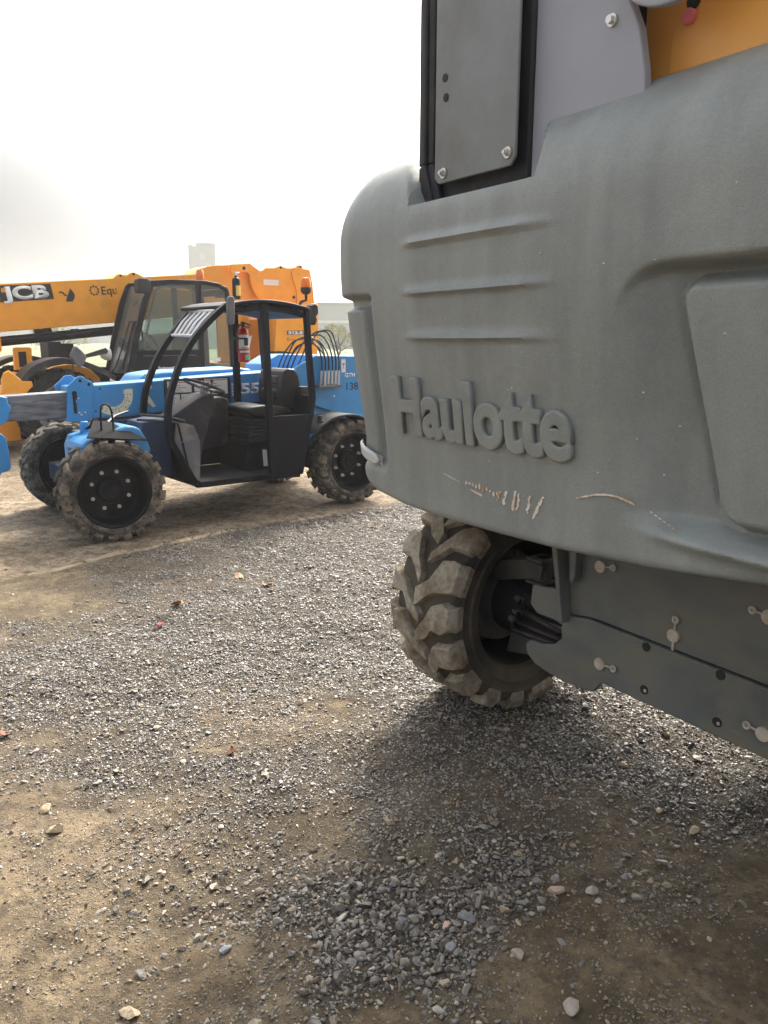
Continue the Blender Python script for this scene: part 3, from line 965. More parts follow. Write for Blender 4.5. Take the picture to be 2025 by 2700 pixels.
def hood_mesh():
    RC, SC_, ND = 0.36, -0.33, 0.70             # corner radius, start of the corner, front face offset
    # plan path from the right corner to the left side: list of (s, n, normal_s, normal_n)
    S_ = []
    right = 2.0
    for a in np.linspace(0, math.pi / 2, 14)[:-1]:
        S_.append((right + RC * math.cos(a), ND - RC + RC * math.sin(a), math.cos(a), math.sin(a)))
    xs = list(np.arange(right, 1.44, -0.05)) + list(np.arange(1.44, SC_, -0.0085))
    S_ += [(x, ND, 0.0, 1.0) for x in xs]
    for a in np.linspace(0, math.pi / 2, 46):
        S_.append((SC_ - RC * math.sin(a), ND - RC + RC * math.cos(a), -math.sin(a), math.cos(a)))
    for y in np.linspace(ND - RC, -0.75, 20)[1:]:
        S_.append((SC_ - RC, y, -1.0, 0.0))
    A = np.array(S_)
    dist = np.concatenate([[0], np.cumsum(np.hypot(np.diff(A[:, 0]), np.diff(A[:, 1])))])
    i0 = int(np.argmin(np.abs(A[:, 0] - SC_)))
    al = dist - dist[i0]                        # arclength past the corner start (negative = front face)
    sc = np.where(al < 0, A[:, 0], SC_ - al)    # unrolled coordinate: s on the front, running on round the corner
    zt = 2.34
    rows = list(np.linspace(0, 1, 128)) + [1 + k * 0.0417 for k in range(1, 25)]
    V = np.array(rows)
    zb = np.interp(sc, [-1.2, -0.75, -0.45, -0.30, -0.10, 0.06, 0.40, 0.72, 1.06, 1.40, 1.9], [1.12, 1.12, 1.06, 1.015, 0.990, 0.985, 0.990, 1.001, 1.027, 1.069, 1.13])
    nz_, ns_ = len(V), len(A)
    Zr = np.zeros((nz_, ns_)); inset = np.zeros((nz_, ns_))
    for r, v in enumerate(V):
        if v <= 1:
            Zr[r] = zb + (2.00 - zb) * v
        else:
            th = (v - 1) * math.pi / 2
            Zr[r] = 2.00 + 0.34 * math.sin(th); inset[r] = 0.356 * (1 - math.cos(th))
    Sg = np.broadcast_to(sc, Zr.shape)
    tq = np.clip((1.9 - Zr) / 0.85, 0, 1)
    d = -0.085 * tq * tq * (3 - 2 * tq) - inset
    d -= 0.05 * zs(-0.35, -0.75, Sg) * np.clip((1.95 - Zr) / 0.9, 0, 1)
    hb = Zr - zb                                 # tuck under at the bottom edge
    d -= 0.028 * (1 - np.sqrt(np.clip(1 - np.clip(1 - hb / 0.03, 0, 1) ** 2, 0, 1)))
    # moulded ribs: sharp underneath, fading upwards and at the right end
    for zc in (1.957, 1.794, 1.642):
        q = Zr - zc
        prof = np.where(q > 0, np.exp(-(q / 0.020) ** 2), np.exp(-(q / 0.007) ** 2))
        d += 0.022 * prof * zs(-0.03, 0.10, Sg) * zs(0.78, 0.52, Sg)
    # large recess on the right with a raised island in it
    left = zs(0.93, 1.16, Sg)
    topm = zs(1.834, 1.812, Zr)
    slant = 1.125 + (1.75 - Zr) * 0.215
    botm = zs(1.125, 1.190, Zr)
    corner = zs(0.0, 0.03, 1.836 - Zr - 0.05 * np.exp(-((Sg - 0.99) / 0.05)))
    rec = left * topm * botm * np.clip(corner, 0, 1)
    d -= 0.075 * rec
    e1 = Sg - slant
    rad = 0.055
    dx_ = rad - np.clip(e1, None, rad); dzt = rad - np.clip(1.778 - Zr, None, rad); dzb = rad - np.clip(Zr - 1.190, None, rad)
    ins = rad - np.maximum(np.hypot(np.clip(dx_, 0, None), np.clip(dzt, 0, None)), np.hypot(np.clip(dx_, 0, None), np.clip(dzb, 0, None)))
    d += 0.054 * zs(-0.022, 0.020, ins) * left
    d -= 0.018 * np.exp(-((ins + 0.020) / 0.016) ** 2) * zs(1.06, 1.18, Sg)
    d += 0.032 * zs(1.0, 1.22, Sg) * bump1(Zr, 1.138, 0.026)
    # open notch at the top for the bolted plate
    nx0, nx1, nz0, rad2 = 0.048 - inset * 1.25, 0.640 - inset * 0.7, 2.098, 0.035
    ex = np.minimum(Sg - nx0, nx1 - Sg); ez = Zr - nz0
    exr = nx1 - Sg
    cor = np.hypot(np.clip(rad2 - exr, 0, None), np.clip(rad2 - ez, 0, None))
    ins2 = np.where((exr < rad2) & (ez < rad2), rad2 - cor, np.minimum(ex, ez))
    d_not = zs(-0.012, 0.016, ins2)
    d -= d_not * np.clip(0.30 - inset * 0.9, 0.0, 1)
    # vertical channel round the left corner
    c0, c1 = -0.215, -0.80
    chx = zs(c0 + 0.006, c0 - 0.028, Sg)
    chz = zs(1.808, 1.784, Zr) * zs(1.10, 1.19, Zr)
    d -= 0.045 * chx * chz
    strip = zs(c0 - 0.055, c0 - 0.085, Sg) * zs(1.762, 1.744, Zr) * zs(1.14, 1.19, Zr)
    d += 0.030 * strip
    # slight moulding unevenness
    d += 0.004 * (fbm(Sg * 3.1 + 9, Zr * 2.7, 3, 5) - 0.5)
    Xv = A[:, 0] + A[:, 2] * d; Nv = A[:, 1] + A[:, 3] * d
    co_ = np.stack([Xv, -Nv, Zr], -1)
    # underside lip and inner wall, so the cover has thickness
    lip = co_[0].copy()
    l1 = lip.copy(); l1[:, 0] -= A[:, 2] * 0.03; l1[:, 1] += A[:, 3] * 0.03; l1[:, 2] += 0.002
    l2 = l1.copy(); l2[:, 0] -= A[:, 2] * 0.02; l2[:, 1] += A[:, 3] * 0.02; l2[:, 2] += 0.25
    co_ = np.concatenate([l2[None], l1[None], co_], 0)
    nz2 = nz_ + 2
    vs = co_.reshape(-1, 3)
    q = (np.arange(nz2 - 1)[:, None] * ns_ + np.arange(ns_ - 1)[None, :]).ravel()
    f = np.stack([q, q + ns_, q + ns_ + 1, q + 1], 1)
    me = bpy.data.meshes.new('counterweight_cover')
    top = co_[-1]
    me.from_pydata(vs.tolist(), [], f.tolist() + [[(nz2 - 1) * ns_ + k for k in range(ns_ - 1, -1, -1)]])
    me.polygons.foreach_set('use_smooth', [True] * len(me.polygons))
    me.update()
    me.set_sharp_from_angle(angle=R(60))
    me.materials.append(MATS['cover_plastic'])
    o = bpy.data.objects.new('counterweight_cover', me)
    COL.objects.link(o); o.parent = lift
    bm = bmesh.new(); bm.from_mesh(me); bmesh.ops.recalc_face_normals(bm, faces=bm.faces[:]); bm.to_mesh(me); bm.free()
    return o


def hood_n(z):
    tq = min(max((1.9 - z) / 0.85, 0), 1)
    return 0.70 - 0.085 * tq * tq * (3 - 2 * tq)


cover = hood_mesh()
cover['label'] = 'grey textured plastic cover with three ribs, raised maker name and a scooped recess'
# raised maker name, leaning back with the cover
tl = lettering('Haulotte', 'cover_plastic', cover, (-0.105, -hood_n(1.29) - 0.0, 1.300), 0.206, 0.900, extrude=0.026, bold=0.012, name='raised_lettering', fat=0.030)
tl.rotation_euler = (math.pi / 2 + math.atan2(hood_n(1.49) - hood_n(1.29), 0.20), 0, 0)
tl.location.y = -hood_n(1.29) + 0.006
# rust and paint scrapes, thin chips standing on the cover
b = MB()
rr = random.Random(11)


def chip(s, z, w, h, tilt=0.0):
    w *= 1.15; h *= 1.05
    n = hood_n(z) + 0.0022
    k = 7
    pts = []
    for i in range(k):
        a = 2 * math.pi * i / k
        q = rr.uniform(0.75, 1.35)
        u, v = math.cos(a) * w / 2 * q, math.sin(a) * h / 2 * q
        pts.append((s + u * math.cos(tilt) - v * math.sin(tilt), z + u * math.sin(tilt) + v * math.cos(tilt)))
    b.prism(pts, -n - 0.001, -n + 0.004)


for i in range(10):
    chip(0.285 + 0.018 * i, 1.148 - 0.0016 * i + rr.uniform(-.004, .004), 0.007, rr.uniform(0.006, 0.020), 0.15)
for i in range(4):
    chip(0.315 + i * 0.016, 1.126 - i * 0.003, 0.018, 0.006, -0.2)
for s_, hh, nn in ((0.455, 0.035, 5), (0.485, 0.045, 5), (0.528, 0.065, 11), (0.548, 0.06, 9), (0.596, 0.062, 7), (0.640, 0.078, 10)):
    for i in range(nn):
        tt = (i + 0.5) / nn - 0.5
        chip(s_ + tt * (0.014 if s_ < 0.62 else 0.045) + rr.uniform(-.003, .003), 1.128 - 0.02 * (s_ - 0.5) + tt * hh, rr.uniform(0.005, 0.013), rr.uniform(0.005, 0.012), rr.uniform(-1, 1))
for i in range(26):
    u = i / 25
    chip(0.80 + 0.20 * u, 1.183 + 0.034 * math.sin(u * 2.3) - 0.006 * u, 0.011, 0.0028 + 0.0025 * rr.random(), 0.25 - 0.65 * u)
for i in range(6):
    chip(1.06 + 0.014 * i, 1.190 - 0.006 * i, 0.008, 0.002, -0.4)
for i in range(9):
    chip(0.165 + 0.010 * i, 1.161 - 0.002 * i, 0.009, 0.002, -0.2)
for i in range(26):
    chip(rr.uniform(-0.05, 1.4), rr.uniform(1.2, 2.0), rr.uniform(.002, .005), rr.uniform(.002, .004))
b.build('paint_scrape', 'scratch_white', cover, smooth=0, label='white and rusty scrape marks low on the cover')
# white reflector at the foot of the corner channel, following the curve of the cover
def hood_point(sc, z, off):
    if sc > -0.33: x, n, nx_, nn = sc, 0.70, 0.0, 1.0
    else:
        a = (-0.33 - sc) / 0.36
        nx_, nn = -math.sin(a), math.cos(a)
        x, n = -0.33 + 0.36 * nx_, 0.34 + 0.36 * nn
    d = hood_n(z) - 0.70 - 0.05 * float(zs(-0.35, -0.75, np.array(sc))) * min(max((1.95 - z) / 0.9, 0), 1) + off
    return (x + nx_ * d, -(n + nn * d), z)


b = MB()
n_ = 14
grid = []
for i in range(n_ + 1):
    u = i / n_
    sc = -0.265 - 0.27 * u
    zc = 1.150 + 0.050 * u
    hh = 0.027 * math.sqrt(max(0.02, 1 - (2 * u - 1) ** 6))
    grid.append([hood_point(sc, zc + hh * q, 0.004 + (0.010 if abs(q) < .9 else 0.0)) for q in (-1, -0.6, 0.6, 1)])
vs = [p for r in grid for p in r]
fs = [(i * 4 + k, i * 4 + k + 1, i * 4 + k + 5, i * 4 + k + 4) for i in range(n_) for k in range(3)]
b.add(vs, fs)
b.add([hood_point(-0.265 - 0.27 * i / n_, 1.150 + 0.050 * i / n_ + 0.02 * q, -0.012) for i in range(n_ + 1) for q in (-1, 1)], [(i * 2, i * 2 + 2, i * 2 + 3, i * 2 + 1) for i in range(n_)])
ro = b.build('corner_reflector', 'reflector_white', cover)

# bolted plate standing in the notch and the turret behind it
b = MB()
b.box(-0.035, 0.499, -0.585, -0.30, 2.06, 3.3)
b.box(-0.24, -0.036, -0.50, -0.36, 1.98, 2.275)  # dark filler added so the notch's left wall reads as shaded
b.build('turret_post_and_shade_filler', 'dark_grey_panel', lift, 0.01)
b = MB()
for x0, x1, y in ((-0.036, -0.010, -0.605), (-0.008, 0.020, -0.618), (0.022, 0.055, -0.609)):
    b.box(x0, x1, y, -0.588, 2.23, 3.3)
    b.hexa([(x0, y, 2.02 - (x0 - 0.02) * 0), (x1 + 0.07, y, 2.02), (x0 + 0.07, -0.588, 2.02), (x1 + 0.07, -0.588, 2.02),
            (x0, y, 2.228), (x1, y, 2.228), (x0, -0.588, 2.228), (x1, -0.588, 2.228)])
b.build('edge_strip', 'dark_grey_panel', lift, 0.006)
b = MB()
b.prism([(0.088, 2.17), (0.11, 2.150), (0.465, 2.150), (0.486, 2.175), (0.486, 3.2), (0.088, 3.2)], -0.628, -0.618)
pl = b.build('cover_plate', 'plate_grey', lift, 0.003)
for x, z in ((0.140, 2.180), (0.455, 2.188), (0.455, 3.0), (0.140, 3.0)):
    b = MB()
    b.disc((x, -0.631, z), 0.017, (0, 1, 0), 0, 18, 0.005)
    b.disc((x, -0.638, z), 0.0105, (0, 1, 0), 0, 6, 0.012)
    b.disc((x, -0.645, z), 0.006, (0, 1, 0), 0, 10, 0.010)
    b.build('bolt', 'bright_metal', pl, smooth=20)
for x, z in ((0.14, 2.47), (0.146, 2.41)):
    b = MB()
    b.disc((x, -0.629, z), 0.013, (0, 1, 0), 0, 14, 0.004)
    b.build('bolt_hole', 'wheel_well_black', pl)
b = MB()
b.prism([(0.500, 2.05), (0.93, 2.05), (0.897, 2.316), (0.873, 2.418), (0.835, 2.495), (0.80, 3.3), (0.500, 3.3)], -0.575, -0.545)
sp = b.build('side_plate', 'grey_steel_paint', lift, 0.004)
b = MB()
b.disc((0.786, -0.579, 2.456), 0.016, (0, 1, 0), 0, 18, 0.006); b.disc((0.786, -0.587, 2.456), 0.011, (0, 1, 0), 0, 6, 0.014)
b.build('bolt', 'bright_metal', sp, smooth=20)
b = MB()
b.prism([(0.80, 2.55), (0.862, 2.478), (0.895, 2.452), (0.935, 2.432), (0.973, 2.423), (1.01, 2.420), (1.045, 2.424), (1.085, 2.455), (1.14, 2.52), (1.2, 3.2), (0.78, 3.2)], -0.625, -0.600)
b.build('curved_guard', 'grey_steel_paint', lift, 0.004)
# boom base
b = MB(); b.box(0.60, 1.9, -0.42, -0.31, 2.05, 3.0)  # black block added behind the gap to give it dark shade
b.build('gap_shade_block', 'wheel_well_black', lift)
b = MB()
b.prism([(0.835, 2.05), (1.9, 2.05), (1.9, 3.1), (0.79, 3.1), (0.797, 2.45), (0.80, 2.36)], -0.46, -0.43)
b.prism([(0.70, 2.05), (1.9, 2.05), (1.9, 3.1), (0.66, 3.1), (0.665, 2.40)], 0.55, 0.59)
b.box(0.8, 1.8, -0.309, 0.549, 2.3, 2.9)
bb = b.build('boom_base', 'pale_orange_paint', lift, 0.006)
b = MB()
b.prism([(0.875, 2.1), (0.889, 2.40), (0.912, 2.50), (0.95, 3.0), (1.9, 3.0), (1.9, 2.1)], -0.464, -0.4605)
b.build('boom_rib', 'pale_orange_paint', bb, 0.003)
b = MB(); b.disc((0.942, -0.472, 2.439), 0.019, (0, 1, 0), 0, 20, 0.016)
b.build('pin_cap', 'pink_rubber', bb, 0.003)
b = MB(); b.disc((0.948, -0.4655, 2.474), 0.020, (0, 1, 0), 0, 20, 0.003)
b.build('pin_hole', 'wheel_well_black', bb)
b = MB()
b.box(0.95, 1.65, -0.15, 4.6, 2.45, 2.85)
b.box(0.95, 1.65, 4.605, 5.0, 1.2, 2.85)
b.build('lower_boom', 'orange_paint', lift, 0.01)
b = MB(); b.box(-0.55, 2.2, -0.20, 1.15, 1.16, 2.2)
b.build('turntable', 'chassis_paint', lift, 0.02)

# chassis, its end plate and fittings
b = MB()
b.box(0.55, 1.38, -0.26, 3.0, 0.50, 1.02)
b.build('chassis', 'chassis_paint', lift, 0.01)
b = MB()
b.prism([(0.315, 0.500), (0.290, 0.475), (0.300, 0.440), (0.345, 0.412), (0.420, 0.400), (0.501, 0.397), (0.600, 0.402), (0.637, 0.412), (0.672, 0.459), (1.95, 0.467),
         (1.95, 0.674), (0.60, 0.674), (0.49, 0.655), (0.470, 0.600), (0.476, 0.560), (0.440, 0.525), (0.380, 0.505)], -0.305, -0.285)
ep = b.build('end_plate', 'chassis_paint', lift, 0.004, label='mud smeared steel end plate below the cover')
b = MB()
b.prism([(0.300, 0.715), (0.292, 0.640), (0.330, 0.610), (0.420, 0.612), (0.470, 0.602), (0.49, 0.657), (0.60, 0.676), (1.95, 0.676), (1.95, 1.10), (0.44, 1.10), (0.44, 0.735)], -0.290, -0.270)
b.build('upper_plate', 'chassis_paint', lift, 0.004)
b = MB()
b.prism([(0.437, 0.93), (0.462, 0.93), (0.510, 0.640), (0.496, 0.632)], -0.345, -0.2905)
b.prism([(0.50, 0.93), (0.540, 0.93), (0.540, 0.815), (0.525, 0.790), (0.512, 0.80), (0.512, 0.88)], -0.325, -0.2905)
b.build('bracket_fin', 'chassis_paint', lift, 0.004)
for x, z in ((0.845, 0.657), (1.112, 0.661), (0.850, 0.507), (1.117, 0.509), (1.38, 0.512), (1.38, 0.66)):
    b = MB()
    b.disc((x, -0.3055, z), 0.0155, (0, 1, 0), 0, 18, 0.004)
    b.build('plate_hole', 'wheel_well_black', ep)
for x, z in ((0.853, 0.507), (1.120, 0.508), (1.383, 0.512)):
    b = MB()
    b.disc((x + .003, -0.308, z), 0.006, (0, 1, 0), 0, 8, 0.004)
    b.build('stud', 'bright_metal', ep)


def plug(cx, cz, rx, rz_, tab=None, y=-0.306):
    b = MB()
    b.disc((cx, y - 0.004, cz), 0.0215, (0, 1, 0), 0, 22, 0.010)
    b.lathe([(0.005, -0.002), (0.011, -0.004), (0.0135, 0), (0.011, 0.004), (0.005, 0.002)], (rx, y - 0.005, rz_), 'y', 14)
    b.disc((rx, y - 0.001, rz_), 0.010, (0, 1, 0), 0, 12, 0.003)
    d = Vector((rx - cx, 0, rz_ - cz)); d.normalize()
    b.tube([Vector((cx, y - 0.003, cz)) + d * 0.02, Vector((rx, y - 0.003, rz_)) - d * 0.010], 0.0035, 6)
    if tab:
        b.box(cx - 0.004, cx + 0.004, y - 0.004, y, cz - tab, cz - 0.018)
    b.build('lashing_clip', 'dusty_tan_metal', ep, smooth=40)


plug(0.663, 0.531, 0.723, 0.535)
plug(0.626, 0.874, 0.681, 0.883, y=-0.291)
plug(0.934, 0.724, 0.937, 0.778, 0.055, y=-0.291)
plug(1.232, 0.880, 1.182, 0.886, y=-0.291)
plug(1.263, 0.538, 1.212, 0.543)
plug(1.52, 0.724, 1.52, 0.778, 0.055, y=-0.291)

# wheels
WH = []


def lift_wheel(x, y, face, near=False):
    w = MB()
    sgn = 1
    # barrel, dish and drive hub, open side towards +y local
    w.lathe([(0.300, 0.17), (0.285, 0.15), (0.275, -0.02), (0.262, -0.10), (0.12, -0.115), (0.0, -0.115)], seg=48)
    w.lathe([(0.300, -0.17), (0.285, -0.15), (0.275, -0.06), (0.262, -0.125), (0.12, -0.16), (0.0, -0.16)][::-1], seg=48)
    o = w.build('wheel', 'wheel_well_black', lift, 0, smooth=40)
    o.location = (x, y, 0.488)
    o.rotation_euler = (0, 0, face)
    ty = tyre('tyre', o, 0.500, 0.40, 0.292, 17, 0.040, ['tyre_base', 'mud_lug' if near else 'rubber_lug'], lug_w=0.55, style='skid', wob=0.30)
    if near:
        q = ty.modifiers.new('worn_edges', 'BEVEL'); q.width = 0.006; q.segments = 2; q.limit_method = 'ANGLE'; q.angle_limit = R(35)
    return o


# local y axis of the wheel points to the machine's middle (+x of the lift)
wn = lift_wheel(-0.20, 0.0, R(-90 + 2.0), True)
lift_wheel(2.05, 0.0, R(90))
lift_wheel(-0.20, 2.7, R(-90))
lift_wheel(2.05, 2.7, R(90))
b = MB()
b.lathe([(0.0, 0.12), (0.10, 0.12), (0.155, 0.10), (0.175, 0.05), (0.215, 0.03), (0.222, -0.06), (0.20, -0.12)], seg=40)
hb = b.build('drive_hub', 'hub_grey', wn, 0, smooth=35)
b = MB()
for i in range(10):
    a = 2 * math.pi * i / 10
    b.disc((0.195 * math.cos(a), 0.038, 0.195 * math.sin(a)), 0.011, (0, 1, 0), 0, 6, 0.018)
split_islands(b.build('hub_bolt', 'hub_grey', wn, smooth=20))
b = MB()
b.box(0.0, 1.7, -0.10, 0.12, 0.42, 0.60)
b.tube([(-0.12, 0.0, 0.49), (0.30, 0.0, 0.49)], [0.15, 0.12], 20)
b.build('axle', 'black_plastic', lift, 0.01)
b = MB()
b.prism([(-0.10, 0.60), (0.10, 0.66), (0.19, 0.68), (0.20, 0.74), (0.10, 0.745), (-0.08, 0.70)], -0.14, -0.04)
b.lathe([(0, -.055), (0.030, -.055), (0.036, -.05), (0.036, .05), (0.030, .055), (0, .055)], (0.165, -0.10, 0.710), 'z', 18)
b.box(0.12, 0.21, -0.155, -0.06, 0.655, 0.668)
b.box(0.12, 0.21, -0.155, -0.06, 0.752, 0.765)
b.prism([(0.00, 0.30), (0.14, 0.33), (0.16, 0.40), (0.02, 0.40)], -0.13, -0.02)
b.build('steering_knuckle', 'hub_grey', lift, 0.006)
for za, zb_, yy in ((0.555, 0.545, -0.16), (0.500, 0.515, -0.17), (0.470, 0.498, -0.19), (0.530, 0.530, -0.12)):
    b = MB()
    b.tube(spline([(0.06, yy + 0.05, za), (0.14, yy - 0.04, za + 0.005), (0.26, yy - 0.09, (za + zb_) / 2 + 0.02), (0.40, yy - 0.08, zb_ + 0.01), (0.52, yy + 0.0, zb_ - 0.02)], 6), 0.0105, 8)
    b.build('hydraulic_hose', 'hose_rubber', lift)
b = MB()
for za, yy in ((0.555, -0.115), (0.500, -0.125), (0.470, -0.145)):
    b.tube([(0.035, yy, za - 0.002), (0.085, yy - 0.02, za + 0.002)], 0.0145, 6)
split_islands(b.build('hose_fitting', 'steel_grey', lift))

# ------------------------------------------------------------------ compact blue telehandler (local x = towards its rear, y = away from the camera)
TRZ = R(39.5)
tele = thing('compact_telehandler', 'small blue telehandler with open black cab, parked in front of the yellow one', 'telehandler', (-2.1756, 6.079, 0), TRZ)


def tele_wheel(x, y, rz, detail=True):
    b = MB()
    h = 0.145
    # outer face is -y: rim lip, deep barrel, dished disc
    b.lathe([(0.292, -h * 0.86), (0.300, -h * 0.95), (0.285, -h), (0.272, -h * 0.9), (0.262, -0.03), (0.235, 0.015), (0.225, 0.018), (0.205, 0.010), (0.118, 0.010), (0.112, 0.0), (0.105, -0.03),
             (0.085, -0.045), (0.080, -0.040), (0.055, -0.040), (0.050, -0.052), (0.0, -0.052)], seg=56)
    b.lathe([(0.292, h * 0.86), (0.285, h), (0.270, h * 0.9), (0.26, 0.05), (0.12, 0.06), (0.0, 0.06)][::-1], seg=40)
    o = b.build('wheel', 'black_paint', tele, smooth=28)
    o.location = (x, y, 0.412); o.rotation_euler = (0, 0, rz)
    tyre('tyre', o, 0.422, 0.305, 0.290, 20, 0.028, ['rubber_dusty', 'rubber_lug', 'wheel_well_black'], lug_w=0.60, style='chevron', holes=22, wob=0.05)
    if detail:
        for i in range(8):
            a = 2 * math.pi * (i + 0.5) / 8
            q = MB()
            cx, cz = 0.158 * math.cos(a), 0.158 * math.sin(a)
            q.disc((cx, 0.004, cz), 0.016, (0, 1, 0), 0, 12, 0.006)
            q.disc((cx, -0.006, cz), 0.0125, (0, 1, 0), 0, 6, 0.022)
            q.disc((cx, -0.02, cz), 0.008, (0, 1, 0), 0, 8, 0.012)
            q.build('wheel_nut', 'bright_metal', o, smooth=20)
    return o


tele_wheel(0.03, 0.155, R(-4))
tele_wheel(2.46, 0.155, R(0))
tele_wheel(0.15, 1.60, R(176), False)
tele_wheel(2.46, 1.60, R(180), False)

# chassis and axles
b = MB()
b.box(0.30, 2.0, 0.92, 1.25, 0.42, 0.90)
b.prism([(0.33, 0.45), (0.62, 0.45), (0.62, 0.96), (0.38, 0.93), (0.33, 0.80)], 0.25, 0.60)
b.box(0.10, 0.31, 0.62, 1.25, 0.48, 0.80)
b.build('chassis', 'navy_paint', tele, 0.01)
b = MB()
b.box(-0.06, 0.12, 0.30, 1.50, 0.33, 0.49); b.box(2.37, 2.55, 0.30, 1.50, 0.33, 0.49)
b.tube([(0.03, 0.18, 0.412), (0.03, 0.32, 0.412)], 0.09, 16); b.tube([(2.46, 0.18, 0.412), (2.46, 0.32, 0.412)], 0.09, 16)
split_islands(b.build('axle', 'navy_paint', tele, 0.01))
b = MB()
b.prism([(-0.172, 0.42), (-0.175, 0.76), (-0.140, 0.842), (-0.040, 0.868), (-0.02, 0.74), (-0.02, 0.42)], 0.50, 0.60)
b.prism([(-0.135, 0.50), (-0.150, 0.72), (-0.035, 0.73), (-0.035, 0.50)], 0.34, 0.499)
b.prism([(-0.06, 0.86), (-0.055, 0.95), (0.012, 0.95), (0.012, 0.86)], 0.49, 0.53)
b.build('front_frame', 'blue_paint', tele, 0.012)
b = MB()
b.prism([(-0.185, 0.735), (-0.165, 0.80), (-0.120, 0.834), (0.035, 0.858), (0.120, 0.905), (0.200, 0.924), (0.270, 0.916), (0.318, 0.893), (0.372, 0.80), (0.405, 0.709), (0.375, 0.655), (0.30, 0.71),
         (0.20, 0.79), (0.0, 0.845), (-0.10, 0.80)], 0.16, 0.55)
b.build('front_mudguard', 'blue_paint', tele, 0.018)
b = MB()
b.hexa([(-0.165, 0.05, 0.862), (0.335, 0.05, 0.800), (-0.02, 0.30, 0.955), (0.125, 0.30, 0.938),
        (-0.165, 0.045, 0.872), (0.335, 0.045, 0.812), (-0.015, 0.30, 0.974), (0.120, 0.30, 0.957)])
b.prism([(-0.015, 0.958), (0.12, 0.94), (0.18, 0.90), (-0.10, 0.905)], 0.30, 0.312)
b.box(0.000, 0.030, 0.16, 0.19, 0.80, 0.90)
st = b.build('step_plate', 'matt_black', tele, 0.004)
b = MB()
b.tube(spline([(-0.004, 0.16, 0.90), (0.000, 0.16, 1.03), (0.012, 0.16, 1.098), (0.045, 0.16, 1.110), (0.078, 0.16, 1.085), (0.092, 0.16, 1.02), (0.095, 0.16, 0.90)], 5), 0.008, 8)
b.build('handle', 'black_paint', st)
b = MB()
b.tube([(0.10, .30, .95), (0.22, .45, .985), (0.40, .62, 1.0)], 0.012, 8)
b.tube([(0.35, .30, 0.955), (0.48, .25, 0.945), (0.60, .12, 0.93)], 0.011, 8)
b.tube([(0.42, .40, 0.985), (0.60, .30, 0.965), (0.72, .16, 0.93)], 0.011, 8)
split_islands(b.build('hydraulic_hose', 'hose_rubber', tele))

# boom
b = MB()
b.prism([(0.02, 0.918), (0.035, 1.214), (0.223, 1.217), (0.70, 1.233), (1.70, 1.272), (2.55, 1.305), (2.60, 1.00), (1.7, 0.96), (0.68, 0.932), (0.20, 0.921)], 0.950, 1.250)
boom = b.build('boom', 'blue_paint', tele, 0.012, seg=3)
b = MB()
b.prism([(-0.03, 0.910), (0.000, 1.18), (-0.012, 1.207), (0.055, 1.262), (0.083, 1.292), (0.112, 1.303), (0.138, 1.299), (0.165, 1.272), (0.190, 1.262), (0.215, 1.249), (0.235, 1.218), (0.21, 1.10), (0.196, 0.926), (0.150, 0.906)], 0.930, 0.9495)
b.prism([(-0.03, 0.910), (0.000, 1.18), (-0.012, 1.207), (0.055, 1.262), (0.083, 1.292), (0.138, 1.299), (0.215, 1.249), (0.235, 1.218), (0.196, 0.926), (0.150, 0.906)], 1.2505, 1.275)
b.build('boom_head_plate', 'blue_paint', boom, 0.003)
b = MB()
for x, z, r in ((0.055, 1.155, 0.022), (0.062, 1.125, 0.018), (0.052, 1.02, 0.016), (0.052, 0.99, 0.014)):
    b.disc((x, 0.9285, z), r, (0, 1, 0), 0, 14, 0.005)
b.tube([(0.050, .929, 1.15), (0.053, .929, 1.00)], 0.014, 8)
b.disc((0.29, 0.9495, 1.185), 0.010, (0, 1, 0), 0, 10, 0.004); b.disc((0.235, 0.9495, 0.985), 0.008, (0, 1, 0), 0, 10, 0.004)
b.disc((0.113, 0.9285, 1.262), 0.014, (0, 1, 0), 0, 12, 0.004); b.disc((0.188, 0.9285, 1.228), 0.014, (0, 1, 0), 0, 12, 0.004)
split_islands(b.build('boom_hole', 'wheel_well_black', boom))
b = MB()
for x, z in ((0.062, 1.085), (0.085, 1.112), (0.083, 0.985), (0.10, 0.965), (0.135, 0.985)):
    b.disc((x, 0.926, z), 0.009, (0, 1, 0), 0, 6, 0.008)
split_islands(b.build('bolt_head', 'bright_metal', boom, smooth=20))
b = MB(); b.prism([(-0.62, 0.935), (-0.62, 1.146), (0.04, 1.168), (0.02, 0.935)], 1.0, 1.20)
b.build('inner_boom', 'steel_grey', boom, 0.01)
b = MB()
b.prism([(-0.95, 0.93), (-0.95, 1.19), (-0.556, 1.160), (-0.503, 1.150), (-0.500, 1.10), (-0.483, 1.070), (-0.486, 1.04), (-0.503, 1.012), (-0.51, 0.96), (-0.582, 0.918)], 0.90, 0.99)
b.prism([(-0.95, 0.93), (-0.95, 1.19), (-0.556, 1.160), (-0.503, 1.150), (-0.483, 1.070), (-0.503, 1.012), (-0.582, 0.918)], 1.21, 1.30)
b.prism([(-0.95, 0.20), (-0.95, 0.928), (-0.60, 0.862), (-0.566, 0.825), (-0.556, 0.70), (-0.552, 0.575), (-0.575, 0.548), (-0.63, 0.541), (-0.80, 0.22)], 0.80, 0.90)
b.box(-0.99, -0.951, 0.55, 1.6, 0.10, 1.0)
b.build('tool_carrier', 'blue_paint', tele, 0.008)
